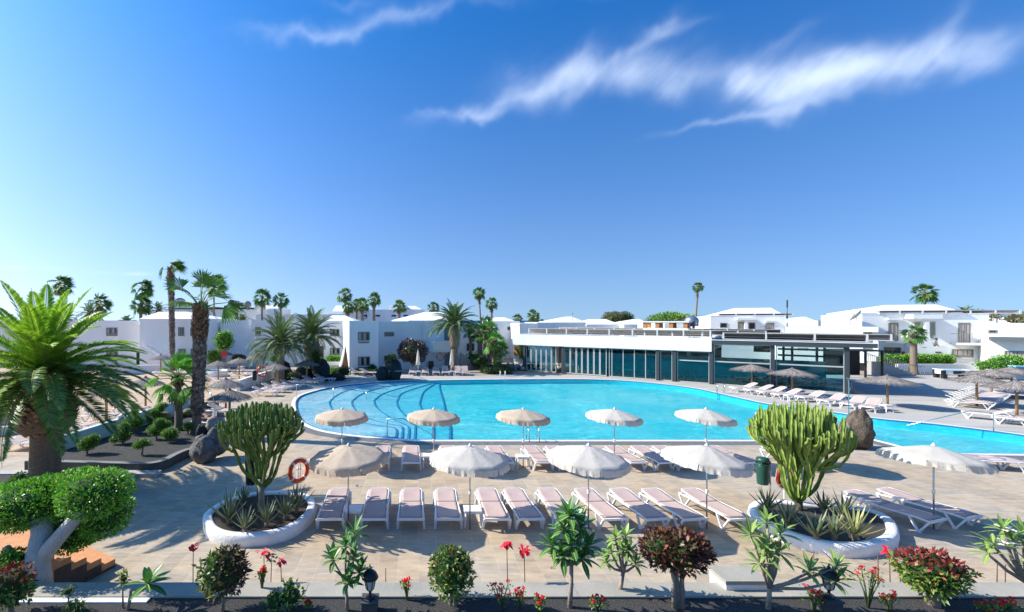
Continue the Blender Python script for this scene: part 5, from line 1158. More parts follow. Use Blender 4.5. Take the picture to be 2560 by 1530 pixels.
m=MB(); rock(m,(-1.3,1.5,.25),(1.25,.8,.55),17,0,.2,1.6); tag(m.build('pale_boulder',rockp,None,G(2160,1125)),'broad pale flat-topped rock at the pool corner behind the brown boulder','rock')
rl=thing('poolside_shower','thin steel shower post on the pale rock','shower',G(2122,1075)); m=MB(); m.tube([(0,0,.5),(0,0,2.35),(-.04,0,2.6),(-.12,0,2.62)],.022,6); m.tube([(0,0,1.9),(.12,0,2.2)],.02,6); m.build('post',steel,rl)
t=thing('lava_boulder','big dark rock with a green plant on top at the far pool edge','rock',G(975,951)); m=MB(); rock(m,(.25,.7,.85),(.82,.8,1.15),21,0,.2); rock(m,(-.75,.3,.5),(.55,.5,.7),23,0,.2); m.build('boulder',rockd,t)
rd=random.Random(4); m=MB(); leafblob(m,(.1,.6,1.75),(.5,.45,.55),500,.2,.09,rd,0,1); m.build('climbing_plant',[dshrub,coreg],t)
# ---- left raised bed with kerb and blue-white wall ----
KP=[(61,1176),(298,1182),(366,1183),(412,1174),(447,1156),(472,1145),(500,1138),(530,1110),(541,1060),(543,1030)]
K0=[tuple(G(*p)[:2]) for p in KP]; KQ=[K0[0],((K0[0][0]+K0[1][0])/2,(K0[0][1]+K0[1][1])/2)]+K0[1:]; K1=catmull(KQ,5,False); K2=offpoly(K1,-.24,False)
if sum(p[1] for p in K2)<sum(p[1] for p in K1): K2=offpoly(K1,.24,False)
t=thing('kerb_wall','dark curved kerb wall around the black gravel bed on the left','wall'); m=MB(); ribbon(m,K1,K1,-.02,.34,False,1); ribbon(m,K1,K2,.34,.34,False,0); ribbon(m,K2,K2,.34,-.02,False,1)
a,b_=K1[0],K2[0]; m.quad((a[0],a[1],-.02),(a[0],a[1],.34),(b_[0],b_[1],.34),(b_[0],b_[1],-.02),1); m.build('kerb',[mat('kerb_top',(.20,.20,.20),.8,.15,4),kerbm],t)
W0,W1=V(G(150,1141)),V(G(476,1036)); 
bedp=K2[:-1]+[(W1.x+.3,W1.y+.8),(W1.x,W1.y),(W0.x,W0.y),(K0[0][0]+.1,K0[0][1]+.3)]
m=MB(); m.prism([tuple(p) for p in bedp],.0,.20,0,False); struct(m.build('gravel_bed',picon))
wd_=(W1-W0); wl=wd_.length; t=thing('low_wall','pale blue-white wall running diagonally between sand and gravel bed','wall',W0,math.atan2(wd_.y,wd_.x)); m=MB(); m.add([(0,0,0),(wl,0,0),(wl,.22,0),(0,.22,0),(0,0,.78),(wl,0,1.0),(wl,.22,1.0),(0,.22,.78)],[(3,2,1,0),(4,5,6,7),(0,1,5,4),(1,2,6,5),(2,3,7,6),(3,0,4,7)]); m.build('wall_body',mat('bluish_white_wall',(.60,.70,.74),.85,.05,2),t)
gs='clipped green shrubs in the black gravel bed'
Zb=.2
sh=[(218,1135,[((0,0,.42),(.36,.3,.27)),((.2,.05,.60),(.24,.2,.18))],'clipped shrub standing nearest the wall foot'),
 (308,1110,[((-.05,0,.35),(.34,.3,.25)),((.02,0,.68),(.26,.24,.26)),((-.35,-.1,.2),(.16,.14,.13))],'taller two-tiered shrub against the pale wall'),
 (335,1085,[((0,0,.55),(.46,.4,.3)),((-.0,.05,1.05),(.15,.15,.22)),((.08,.05,1.28),(.12,.1,.1))],'clipped shrub with a raised duck-like head'),
 (385,1060,[((0,0,.45),(.40,.3,.35)),((.25,.1,.8),(.26,.2,.2)),((.48,.1,.95),(.18,.15,.12))],'long curving shrub left of the barrel cactus'),
 (392,1098,[((-.05,0,.42),(.36,.3,.24)),((.10,.05,.72),(.26,.24,.22)),((.38,.1,.62),(.22,.2,.16))],'two-lobed shrub in the middle of the bed'),
 (425,1106,[((0,0,.38),(.38,.3,.24))],'wide round shrub before the fan palm'),
 (470,1085,[((0,0,.36),(.24,.2,.18))],'small round shrub right of the fan palm'),
 (354,1138,[((.05,0,.50),(.26,.2,.14)),((-.12,0,.38),(.22,.18,.12))],'low spreading shrub nearest the kerb')]
for i,(x,y,bl,d) in enumerate(sh): topiary(d,G(x,y,Zb),bl,40+i,shrubl,.052,.032,1.0,name='clipped_shrub',group=gs,stems=1,srad=.03)
def barrel(px,py,r,label):
    t=thing('barrel_cactus',label,'cactus',G(px,py,Zb),0,'golden barrel cacti in the gravel bed'); m=MB(); m.lathe([(r*.55,0),(r*.92,r*.35),(r,r*.75),(r*.9,r*1.2),(r*.6,r*1.5),(r*.2,r*1.6),(.01,r*1.57)],60,0,mod=lambda a:1+.05*math.cos(20*a)); m.build('body',mat('barrel_cactus',(.17,.17,.05),.8,.3,6,col2=(.27,.22,.08)),t)
    s=MB(); rd=random.Random(px)
    for k in range(20):
        a=TAU*k/20
        for z_,rr_ in ((.35,.95),(.75,1.06),(1.2,.95),(1.45,.66)):
            for q in range(3): b0=V((r*rr_*math.cos(a),r*rr_*math.sin(a),r*z_)); leafq(s,b0,(V((math.cos(a),math.sin(a),.3))+V((rd.gauss(0,.5),rd.gauss(0,.5),rd.gauss(0,.5)))).normalized(),.05,.008,rd)
    s.build('spines',mat('cactus_spines',(.55,.45,.18),.7),t)
barrel(409,1056,.34,'barrel cactus left of the fan palm trunk'); barrel(470,1041,.27,'barrel cactus just right of the fan palm'); barrel(487,1027,.25,'farthest barrel cactus at the tip of the pale wall')
topiary('pale round shrub at the far tip of the gravel bed',G(494,1012,Zb),[((0,0,.35),(.3,.3,.25))],60,shrubl,.07,.04,1,name='clipped_shrub',stems=1)
fan_palm('young bright green fan palm rising from the gravel bed',G(447,1075,Zb),2.55,.20,1.25,22,11,(-.05,0),.12,None,0,8,20,True,True,.75,'fan_palm',-.6)
fan_palm('thick shaggy fan palm with leaning base between pool and gravel bed',G(484,1092),6.25,.19,1.6,12,12,(.34,0),.18,None,760,0,22,False,False,1.35,'fan_palm',.15,.25,.42,.17)
date_palm('huge date palm with yellow-green heart in the left foreground',G(113,1222,.05),3.75,.39,3.7,88,5,(1.75,3.3,.90),.34,92,.50,.058,None,True,emin=-.28)
tr_=MB(); tr_.prism([(-15.5,12.6),(-9.6,12.6),(-9.3,14.2),(-10.0,15.9),(-15.8,15.9)],0,.1,0,False); struct(tr_.build('palm_bed',picon))
t=thing('low_kerb','pale kerb slab behind the big palm trunk','kerb',(-15.8,15.93,0)); m=MB(); m.box(0,0,-.02,6.6,.4,.13); m.build('slab',mat('pale_concrete',(.42,.41,.38),.85,.1,2),t)
t=thing('round_plinth','round grey plinth at the corner of the palm bed','plinth',G(309,1228)); m=MB(); m.lathe([(.30,-.02),(.31,.34),(.29,.36)],24); m.build('plinth_body',mat('plinth_grey',(.27,.28,.29),.8,.1,3),t)
# foreground ficus (terrace level .0 at bottom left)
rd=random.Random(77); t=thing('ficus_tree','large clipped ficus with white painted trunk at lower left','tree',PZ(95,1462,8.35)); 
o=V(t.location)
def rel(x,y,Z): return PZ(x,y,Z)-o
m=MB(); m.tube([rel(95,1490,8.35),rel(93,1400,8.4),rel(105,1330,8.5),rel(92,1240,8.8)],[.24,.20,.17,.14],12); m.tube([rel(98,1425,8.42),rel(112,1385,8.42),rel(150,1340,8.35),rel(195,1290,8.3),rel(225,1240,8.3)],[.08,.15,.125,.115,.10],12); m.tube([rel(80,1450,8.4),rel(40,1400,8.5),rel(15,1370,8.6)],[.14,.09,.07],10)
m.build('trunk',mat('whitewashed_bark',(.62,.61,.58),.85,.2,7,.6,24,col2=(.42,.40,.38)),t)
m=MB()
for (x,y,Z,r) in [(62,1262,8.7,(.76,.65,.42)),(-25,1268,8.9,(.75,.6,.40)),(110,1222,9.0,(.42,.4,.24)),(238,1232,8.5,(.60,.6,.43)),(262,1285,8.8,(.45,.5,.40)),(182,1205,9.0,(.34,.36,.24)),(185,1330,9.0,(.50,.5,.33)),(215,1185,8.9,(.14,.14,.13)),(20,1408,8.3,(.38,.34,.20))]:
    n=int(4*PI*((r[0]*r[1]+r[0]*r[2]+r[1]*r[2])/3)/(.052*.032)*1.7); leafblob(m,rel(x,y,Z),r,n,.055,.032,rd,0,1,.09,j=.55)
m.build('crown',[ficus,coreg],t)
topiary('small curled topiary shrub beside the big palm trunk',PZ(30,1250,12.3),[((0,0,0),(.42,.4,.36)),((.1,0,.45),(.20,.2,.2)),((.25,0,.62),(.16,.14,.12)),((-.1,-.2,-.6),(.5,.4,.4))],71,shrubl,.06,.035,1,stems=0,name='clipped_shrub')
# terracotta corner steps
t=thing('terracotta_steps','orange terracotta steps turning down under the ficus tree','stairs',(0,0,0)); m=MB(); q_=MB()
c0=G(288.7,1397,.17); u=V((-.87,.49,0)).normalized(); v=V((-.35,-.94,0)).normalized()*.31
for k in range(4):
    a=V((c0.x,c0.y,0))+v*k; z1=.17*(k+1); P=[a,a+v*(1.0 if k<3 else 1.0),a+v+u*2.7,a+u*2.7]
    for e in range(2):
        f0,f1=e*.5+.003,(e+1)*.5-.003
        Q=[a+u*2.7*f0,a+v+u*2.7*f0,a+v+u*2.7*f1,a+u*2.7*f1]; m.prism([(p.x,p.y) for p in Q],z1-.13,z1,0)
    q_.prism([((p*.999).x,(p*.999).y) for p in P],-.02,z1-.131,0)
m.build('treads',terra,t); q_.build('risers',mat('shaded_step_side',(.10,.07,.055),.9,.2,4),t)  # sides under the treads coloured dark for their shade
m=MB(); a=V((c0.x,c0.y,0))+v*4
for i in range(5):
    for j in range(3):
        s0=a+v*(i*1.2)+u*(j*.9); P=[s0+(v.normalized()+u)*.004,s0+v*1.2-v.normalized()*.004,s0+v*1.2+u*.896,s0+u*.896]; m.prism([(p.x,p.y) for p in P],.72,.85+.0005*((i*3+j)%4),0)
P=[a+v*.01,a+v*6,a+v*6+u*2.7,a+u*2.7]; m.prism([(p.x,p.y) for p in P],-.02,.719,0); m.build('landing',terra,t)
# ---------------- left sand terrace ----------------
gl='sun loungers on the sand terrace'
LS=[(128,1124,1.55,'lounger on sand beside the big palm trunk'),(214,1100,1.75,'lounger with crossed legs just behind the pale wall end'),(235,1078,1.6,'second lounger up along the pale wall'),(300,1052,1.6,'lounger behind the bending attendant'),(370,1034,1.6,'lounger at the third wooden pole'),
 (560,962,1.55,'lounger behind the shaggy fan palm trunk'),(585,957,1.55,'lounger under the near grey thatched parasol'),(628,948,1.5,'lounger above the green bin'),(660,942,1.5,'lounger beside the white dividing wall'),(565,931,.4,'lounger in front of the round white planter'),(600,930,.3,'lounger right of the round white planter'),(662,925,.3,'lounger before the sloping white wall'),(430,940,1.5,'lounger left of the young fan palm'),(640,934,1.5,'lounger between two thatch poles')]
for i,(x,y,r,d) in enumerate(LS): lounger(x,y,r,d,gl,1 if i%2 else 0)
gt='thatched parasols on the sand terrace'
for x,y,d in [(266,1053.5,'thatched parasol hidden behind the big palm fronds'),(364,1023.7,'thatched parasol right of the big palm fronds'),(144,1093.6,'thatched parasol behind the big palm trunk'),(564.6,1030,'light grey thatched parasol with twisted tip'),(574,1072,'dark thatched parasol in front of the light grey one'),(545.8,958.4,'thatched parasol right behind the shaggy trunk'),(598,947,'thatched parasol in the middle of the sand terrace'),(643,932.6,'thatched parasol left of the mid date palm'),(657,920.5,'farthest thatched parasol beside the mid date palm'),(402,935,'thatched parasol by the thin tall palm'),(560,921,'thatched parasol above the red panel'),(690.8,968.9,'thatched parasol right of the white-wall life ring'),(767,956,'thatched parasol against the dark trunk base'),(290,935,'thatched parasol at far left before the round bush')]: thatch_at(x,y,d,gt)
# white terrace walls
def lowwall(label,a,b,h,th=.25,h2=None,m=None):
    A=V(G(*a));B=V(G(*b)); d=B-A; L=d.length; t=thing('low_wall',label,'wall',A,math.atan2(d.y,d.x)); q=MB(); h2=h if h2 is None else h2
    q.add([(0,0,-.05),(L,0,-.05),(L,th,-.05),(0,th,-.05),(0,0,h),(L,0,h2),(L,th,h2),(0,th,h)],[(3,2,1,0),(4,5,6,7),(0,1,5,4),(1,2,6,5),(2,3,7,6),(3,0,4,7)]); q.build('wall_body',m or white,t); return t
lowwall('white dividing wall behind the green bin and white-wall life ring',(600,978),(716,934),.85)
lowwall('white sloping wall behind the mid date palm',(655,919),(725,915),.75,.3,.55)
lowwall('long white wall under the left stair',(250,936),(402,933),.85)
lowwall('short white wall right of the leaning trunk',(470,929),(560,927),.7)
lowwall('white wall at far left behind the palm fronds',(-60,1003),(70,990),.8); lowwall('low white kerb wall left of the big palm trunk',(-60,1098),(58,1082),.4)
m=MB(); m.prism([tuple(G(x,y)[:2]) for x,y in [(-80,1092),(50,1078),(60,1040),(-80,1052)]],0,.2,0,False); struct(m.build('side_gravel_bed',picon))
branchy('small bare-stemmed plumeria left of the big palm trunk',G(22,1062,.2),[(-.45,0,.75),(-.2,0,.95),(.1,.1,.95),(.4,0,.8),(0,-.1,.8)],81,.22,.07,9,pluml,fork=(0,0,.45))
t=thing('round_planter','low round white planter on the sand terrace','planter',G(541,940)); m=MB(); m.lathe([(1.05,-.05),(1.1,.55),(.95,.55),(.95,.4)],26); m.build('rim',white,t); m=MB(); m.lathe([(.94,.38),(.94,.42)],24); m.build('soil',picon,t)
lifering('orange and white life ring on the white dividing wall',G(655,962),.1,.40,z=1.15); binn('dark green bin by the white dividing wall',G(636,970),mat('dark_bin_plastic',(.012,.02,.03),.5))
lantern('black garden lantern at the tip of the gravel bed',G(480,1020),.7,1.0)
lowwall('grey low kerb at the far end of the gravel bed',(490,1022),(545,1020),.35,.3,.35,kerbm)
# poolside left row (heads to the left)
gp_='loungers in a row along the left pool curve'
for i,(x,y) in enumerate([(696,990),(715,981),(737,975),(757,970),(782,964.5),(808,960),(836,956)]): lounger(x,y,1.55-.03*i,'lounger on the left pool curve, %s from the nearest'%ordn[i],gp_,1)
for i,(x,y,r,d) in enumerate([(590,1095,.9,'empty lounger below the sunbather, hidden by the dark euphorbia'),(598,1118,.95,'nearest of the three loungers behind the left planter euphorbia'),(560,1074,1.2,'lounger with a blue towel carrying the sunbather'),(600,1040,1.5,'lounger beside the two thatch poles')]): lounger(x,y,r,d,'loungers behind the dark green euphorbia',1)
# far row before the central block
gc='loungers facing the pool before the central white block'
for i,(x,k,d) in enumerate([(1031,1,'upright lounger left of the closed parasol'),(1063,1,'lounger right of the first closed parasol'),(1091,1,'lounger in front of the wall life ring'),(1114,2,'lounger left of the thick palm trunk'),(1147,2,'lounger just right of the thick palm trunk'),(1166,2,'rightmost lounger at the foot of the ramp wall')]): lounger(x,940,0,d+' by the far pool edge',gc,k)
lounger(916,940,1.2,'shaded white lounger under the big lower window',gc,1); lounger(944,940,1.3,'shaded white lounger left of the dark rock',gc,1)
table(1046,938.5,'side table under the left closed parasol'); table(1129.5,938.5,'side table at the foot of the thick palm trunk')
def closed(label,loc):
    t=thing('closed_parasol',label,'parasol',loc,0,'closed cream parasols before the central block'); p=MB(); p.tube([(0,0,0),(0,0,2.55)],.022,6); p.build('pole',whitep,t); m=MB(); m.lathe([(.16,1.0),(.20,1.02),(.15,1.5),(.10,2.1),(.03,2.5),(.01,2.58)],20,mod=lambda a:1+.14*math.cos(8*a)); m.build('folded_canopy',canvw,t)
closed('closed cream parasol in front of the purple-leaved tree',G(1045,937.5)); closed('closed cream parasol against the thick palm trunk',G(1129,937.5))
lifering('life ring hung on the wall below the box balcony',G(1101,926)+V((0,.5,0)),0,.38,False,1.45,mat('pinkish_ring',(.45,.14,.13),.5))
# right row before the pavilion (feet to the left)
gr='loungers in a row before the glass pavilion'
for i,(x,y,r) in enumerate([(1830,979,-1.6),(1866,985,-1.6),(1898,990,-1.58),(1936,997,-1.55),(1997,1004,-1.45),(2055,1014,-1.3),(2115,1023,-1.15),(2166,1031,-1.0)]): lounger(x,y,r,'lounger before the glass pavilion, %s from the left'%ordn[i],gr,1)
table(1972,1003,'side table at the pole of the right pavilion thatched parasol'); table(2216,1030,'side table under the lone thatched parasol')
gtr='thatched parasols on the right terrace'
for x,y,d in [(1880,973,'thatched parasol before the pavilion glass, left one'),(1981,989,'thatched parasol before the pavilion glass, right one'),(2218.6,1017,'lone thatched parasol casting an oval shadow on grey terrace'),(2442,1014,'thatched parasol over the stacked lounger row'),(2479,992,'second thatched parasol behind the stacked lounger row'),(2529,983.8,'farthest thatched parasol by the pool tables'),(2542,1038.6,'nearest thatched parasol at the right edge')]: thatch_at(x,y,d,gtr,1.42,2.0,.42)
gk='overlapping row of loungers at the right'
A=G(2476,1023)
for i in range(9): lounger(0,0,.98,'lounger %s from the front of the overlapping right-hand row'%ordn[i],gk,1,world=(A.x+.80*i,A.y+.50*i,0))
A=G(2560,1000)
for i in range(4): lounger(0,0,.98,'lounger %s from the front of the rear right-edge row'%ordn[i],gk,0,world=(A.x+.8*i+.6,A.y+.5*i-.2,0))
lounger(2404,1043,-2.45,'long lounger behind the right-hand pool rail','front loungers on the right terrace',1); lounger(2480,1056,-2.45,'lounger nearest the right pool corner','front loungers on the right terrace',1); lounger(2545,1062,-2.45,'lounger cut by the right edge near the pool corner','front loungers on the right terrace',1)
# pool (billiard) tables
def billiard(label,loc,rz):
    t=thing('billiard_table',label,'billiard table',loc,rz,'outdoor billiard tables'); m=MB(); m.box(-1.1,-.6,.42,1.1,.6,.80); m.build('body',whitep,t); m=MB(); m.box(-1.14,-.64,.802,1.14,-.5,.86); m.box(-1.14,.5,.802,1.14,.64,.86); m.box(-1.14,-.5,.802,-1.0,.5,.86); m.box(1.0,-.5,.802,1.14,.5,.86); m.build('rails',whitep,t)
    m=MB(); m.box(-1.0,-.5,.80,1.0,.5,.815); m.build('cloth',mat('light_blue_cloth',(.20,.52,.68),.8),t)
    for sx in (-1,1):
        for sy in (-1,1): m=MB(); m.box(sx*.92-.15,sy*.45-.17,.0,sx*.92+.15,sy*.45+.17,.40); m.beam((sx*1.0,sy*.5,.4),(sx*1.0,sy*.5,.79),.25,.24); m.build('leg',mat('black_plastic',(.02,.02,.022),.5),t)
    m=MB(); m.box(-.35,-.63,.48,.5,-.602,.76); m.build('ball_window',mat('black_plastic',(.02,.02,.022),.5),t)
billiard('white outdoor billiard table with pale blue cloth before the balcony house',G(2382,946),-.3); billiard('second white billiard table behind the thatched parasols',G(2520,948),-.3); 
t=thing('blue_cabinet','light blue games cabinet at the right edge','cabinet',G(2553,951),-.3); m=MB(); m.box(-.6,-.35,.1,.6,.35,1.25); m.build('cabinet_body',mat('cabinet_blue',(.10,.22,.36),.6),t); m=MB(); m.box(-.65,-.4,1.255,.65,.4,1.34); m.build('cabinet_top',mat('light_blue_cloth',(.20,.52,.68),.8),t)
# satellite dishes
def dish(label,loc,R,rz,el=.5,m=None):
    t=thing('satellite_dish',label,'satellite dish',loc,rz); q=MB(); K=20;vs=[(0,0,0)];
    M=Matrix.Rotation(-(PI/2-el),3,'X')
    for i in range(1,5):
        for k in range(K): r=R*i/4; vs.append((r*math.cos(TAU*k/K),r*math.sin(TAU*k/K),.32*R*(i/4)**2))
    fs=[(0,1+k,1+(k+1)%K) for k in range(K)]+[(1+i*K+k,1+(i+1)*K+k,1+(i+1)*K+(k+1)%K,1+i*K+(k+1)%K) for i in range(3) for k in range(K)]
    q.add([M@V(v)+V((0,0,1.0)) for v in vs],fs,0,True); o=q.build('reflector',m or mat('dish_grey',(.50,.50,.49),.6),t); o.modifiers.new('s','SOLIDIFY').thickness=.03
    p=MB(); p.tube([(0,.15,0),(0,.1,1.0)],.05,6); p.beam(M@V((R*.8,0,.2))+V((0,0,1)),M@V((0,0,R*.9))+V((0,0,1)),.03,.03); p.beam(M@V((-R*.8,0,.2))+V((0,0,1)),M@V((0,0,R*.9))+V((0,0,1)),.03,.03); p.build('stand',mat('rail_metal',(.33,.30,.28),.5),t); return t
dish('tall pale satellite dish left of the hip-roofed house at right',PZ(2131,814,51),.85,1.1); dish('second satellite dish leaning against its neighbour at right',PZ(2144,814,50),.75,.7,.7)
dish('large mesh satellite dish on the roofs at left',PZ(618,776,80),.66,.1,.2,mat('mesh_grey',(.28,.29,.31),.7)); dish('small satellite dish left of the low roof room',PZ(641,783,84),.42,.2,.3); dish('small satellite dish in front of the low roof room',PZ(659,784,84),.42,-.2,.3)
# red panel sign on the sand terrace, hanging sign by pavilion
t=thing('red_sign','square red sign on a post by the round green tree','sign',G(560,930)); m=MB(); m.box(-.28,-.02,1.6,.30,.02,2.25); m.build('panel',redp,t); m=MB(); m.tube([(.18,.05,0),(.18,.05,2.3)],.03,6); m.build('post',mat('red_post',(.25,.06,.05),.6),t)
t=thing('red_sign','red wall box sign seen through the pavilion glass','sign',qp(pu(1895)+.3,7.5),prz); m=MB(); m.box(-.75,0,2.50,.75,.25,3.35); m.build('panel',redp,t); m=MB(); m.box(-.55,-.02,2.85,.0,-.002,3.1); m.build('white_patch',whitep,t)
# ---------------- palms and trees further away ----------------
date_palm('full date palm at the end of the white dividing wall',G(701,957),3.6,.36,3.7,62,21,(2.3,3.45,.55),.06,44,.5,.075,None,emin=-.35)
date_palm('thick-trunked date palm with dark green crown behind the lava rocks',G(780,946),4.2,.48,3.6,60,22,(2.0,4.0,.80),.10,44,.5,.075,None,emin=-.15)
date_palm('tall date palm with swollen collar before the central white block',G(1136,930),5.2,.36,3.5,58,23,(2.4,5.0,.62),.04,44,.5,.08,None,emin=-.08)
rk=thing('lava_boulder','dark lava rocks around the foot of the thick date palm','rock',G(800,952)); m=MB(); rock(m,(.1,.2,.7),(.75,.7,1.2),31); rock(m,(-1.6,.5,.45),(.9,.7,.75),32); rock(m,(1.2,.4,.2),(1.0,.6,.4),33); rock(m,(-3.6,.9,.7),(.8,.7,.9),34); m.build('boulder',rockd,rk)
rd=random.Random(9); m=MB(); leafblob(m,(-2.4,.4,.5),(1.0,.6,.4),500,.16,.07,rd,0,1); leafblob(m,(-.6,1.2,1.9),(.5,.4,.9),400,.18,.07,rd,0,1); leafblob(m,(1.8,2.2,.6),(.7,.5,.5),400,.14,.07,rd,0,1); m.build('undergrowth',[dshrub,coreg],rk)
gfp='distant fan palms beyond the roofs'
def fp(x,y,r,Z,label,tr=.16,base=None,lean=0,seed=1,nf=20,wind=.35,name='fan_palm',red=False,ns=12):
    top=H-(y-YH)*Z/F; R=r*Z/F*.98; lz=0 if Z<75 else -(Z-70)*.05; loc=((x-XC)*Z/F-lean,Z,lz)
    return fan_palm(label,loc,top-lz-.1*R,tr*.72,R,nf+8,seed,(lean,0),wind*.6,gfp,0,8,ns,red=red)
fp(148,706,30,80,'wind-blown palm leaning above the big date palm',.30,seed=31,lean=-1.2,wind=.8)
fp(246,752,28,70,'short thick palm with reddish trunk above the left roof',.42,seed=32,red=True,wind=.7)
fp(355,715,27,80,'slim tall palm over the left roof, crown blown to the right',.26,seed=33,lean=-2.2,wind=.8)
fp(352,757,26,76,'lower palm directly below the slim tall one',.4,seed=34,red=True,wind=.5)
fp(535,706,30,76,'slim palm rising behind the shaggy fan palm',.22,seed=36,wind=.7)
fp(655,739,24,76,'round-headed palm left of the flat roof room',.26,seed=37,wind=.15); fp(702,745,22,76,'shorter yellowish palm above the mid date palm',.26,seed=38,wind=.1)
fp(861,733,20,76,'tallest of the palms in the group left of the central block',.22,seed=39,wind=.3,lean=-.6)
fp(870,765,15,70,'smallest palm of the group, low and reddish',.34,seed=40,red=True,wind=.1); fp(891,757,17,72,'middle palm of the group with thick trunk',.36,seed=41,wind=.1); fp(906,758,18,70,'right-hand palm of the close pair',.34,seed=42,wind=.1,red=True)
fp(935,744,19,72,'separate palm right of the palm group',.36,seed=43,wind=.1); fp(998,762,18,72,'lone palm above the slot window of the central block',.36,seed=44,wind=.1)
fp(1083,765,16,76,'short palm left of the swollen-collar date palm',.3,seed=45,wind=.1)
fp(1197,729,18,58,'tall palm with long thin trunk right of the date palm crown',.16,seed=46,wind=.2,lean=-.4); fp(1229,754,17,60,'palm with stout trunk right of the tallest pair',.24,seed=47,wind=.1)
fp(1293,795,15,90,'low palm left of the sea glimpse',.3,seed=50,wind=.1); fp(1334,786,17,90,'palm standing against the sea horizon',.34,seed=51,wind=.1); fp(1355,803,8,110,'tiny palm top behind the pavilion roof',.3,seed=52,wind=.1)
fp(1745,714,13,78,'very tall thin palm standing alone over the pavilion',.24,seed=53,wind=.1,lean=.6); fp(2311,727,25,70,'palm rising behind the big hip roof at right',.3,seed=54,wind=.2)
fp(2284,830,26,46.2,'small palm in the hedge before the balcony house',.42,seed=55,nf=14,wind=.3)
fan_palm('very tall shaggy-trunked palm in front of the left stair block',((431-XC)*50/F,50,0),11.35,.21,1.6,13,56,(-.2,0),.8,None,500,6,14,False,False,.7,'fan_palm',.1,.27)
gcl='fan palms in the cluster beside the pavilion'
for i,(x,y,r,Z,tr,d) in enumerate([(1176,818,22,54,.28,'leftmost palm of the cluster, brown trunk before the windows'),(1199,826,26,53,.42,'thickest reddish palm of the cluster'),(1222,818,26,55,.30,'rear palm of the cluster with bright crown'),(1236,848,30,51,.42,'front palm of the cluster with broad bright crown'),(1212,800,20,57,.3,'highest crown of the palm cluster'),(1251,868,20,50,.22,'dark small-crowned palm at the right of the cluster'),(1246,903,16,49,.16,'short young palm at the right foot of the cluster')]):
    top=H-(y-YH)*Z/F; fan_palm(d,((x-XC)*Z/F,Z,0),max(.6,top-.2),tr*.7,r*Z/F,20,60+i,(0,0),.1,gcl,0,10,14,i in (2,3,6),True)
gd='feathery date palms beyond the roofs'
for i,(x,y,r,Z,d) in enumerate([(225,775,38,64,'dark wind-bent date palm above the left roof'),(165,790,34,66,'half-hidden date palm behind the big palm fronds'),(397,770,30,76,'grey-green date palm left of the tall shaggy trunk'),(318,800,26,62,'low spiky date palm peeking over the left roof'),(607,797,24,70,'low date palm over the stair block roof'),(1762,806,28,70,'date palm left of the columned house'),(2412,778,26,80,'date palm top behind the big hip roof'),(2440,782,22,80,'second date palm top behind the big hip roof'),(2600,782,40,60,'palm fronds above the low right-hand house')]):
    hub=H-(y-YH)*Z/F-.4; date_palm(d,((x-XC)*Z/F,Z,-.5),hub+.5,.35,r*Z/F*1.15,30,80+i,None,.35 if x<300 else .1,20,.5,.10,gd)
def bush(label,x,y,Z,rx,rz,seed,m=shrubl,ll=.35,n=1400,ry=None,name='tree',base=0,trunk=True):
    rd=random.Random(seed); c=PZ(x,y,Z); t=thing(name,label,'tree' if name=='tree' else 'shrub',(c.x,c.y,base)); q=MB(); ry=ry or rx*.8; h=c.z-base
    for k in range(max(1,int(rx/rz))): ox=(k-(int(rx/rz)-1)/2)*rz*1.3; leafblob(q,(ox,0,h+rd.uniform(-.1,.1)*rz),(rz*1.3 if rx>rz*1.4 else rx,ry,rz),n,ll,ll*.5,rd,0,1,.16,j=.8)
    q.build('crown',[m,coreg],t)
    if trunk: p=MB(); p.tube([(0,0,-.1),(.05,0,h*.5),(0,0,h)],[.14,.11,.09],7); p.build('trunk',stemw,t)
olive=mat('olive_leaf',(.12,.12,.05),.6,isl=[(.05,.06,.02),(.12,.11,.04),(.20,.16,.07)],trans=.15)
bush('olive-brown round tree above the pavilion roof',1533,797,90,2.4,1.5,1,olive,.3,1500); bush('darker round tree joined to the olive-brown one',1560,799,92,2.2,1.4,2,dshrub,.3,1200)
bush('long green tree mass right of the roof dome',1680,803,88,5.2,1.5,3,shrubl,.35,1500); bush('pale green tree before the tall thin palm',1720,808,84,2.6,1.2,4,olive,.35,900)
t=thing('street_lamp','thin street lamp in front of the round trees','street lamp',PZ(1431,830,75)); m=MB(); m.tube([(0,0,-4),(0,0,3.0)],.06,6); m.beam((-.2,0,3.0),(.25,0,3.05),.12,.08); m.build('pole',mat('lamp_grey',(.4,.4,.4),.6),t)
bush('round green tree in two clumps beside the shaggy palm trunk',545,852,50,1.0,1.1,5,ficus,.16,1800); bush('lower dark clump of the round green tree',536,893,49.5,.75,.75,6,shrubl,.15,1200,trunk=False,name='shrub')
bush('purple-black leaved round tree before the central block',1031,877,47.8,1.55,1.15,7,ppl,.20,3200,1.2)
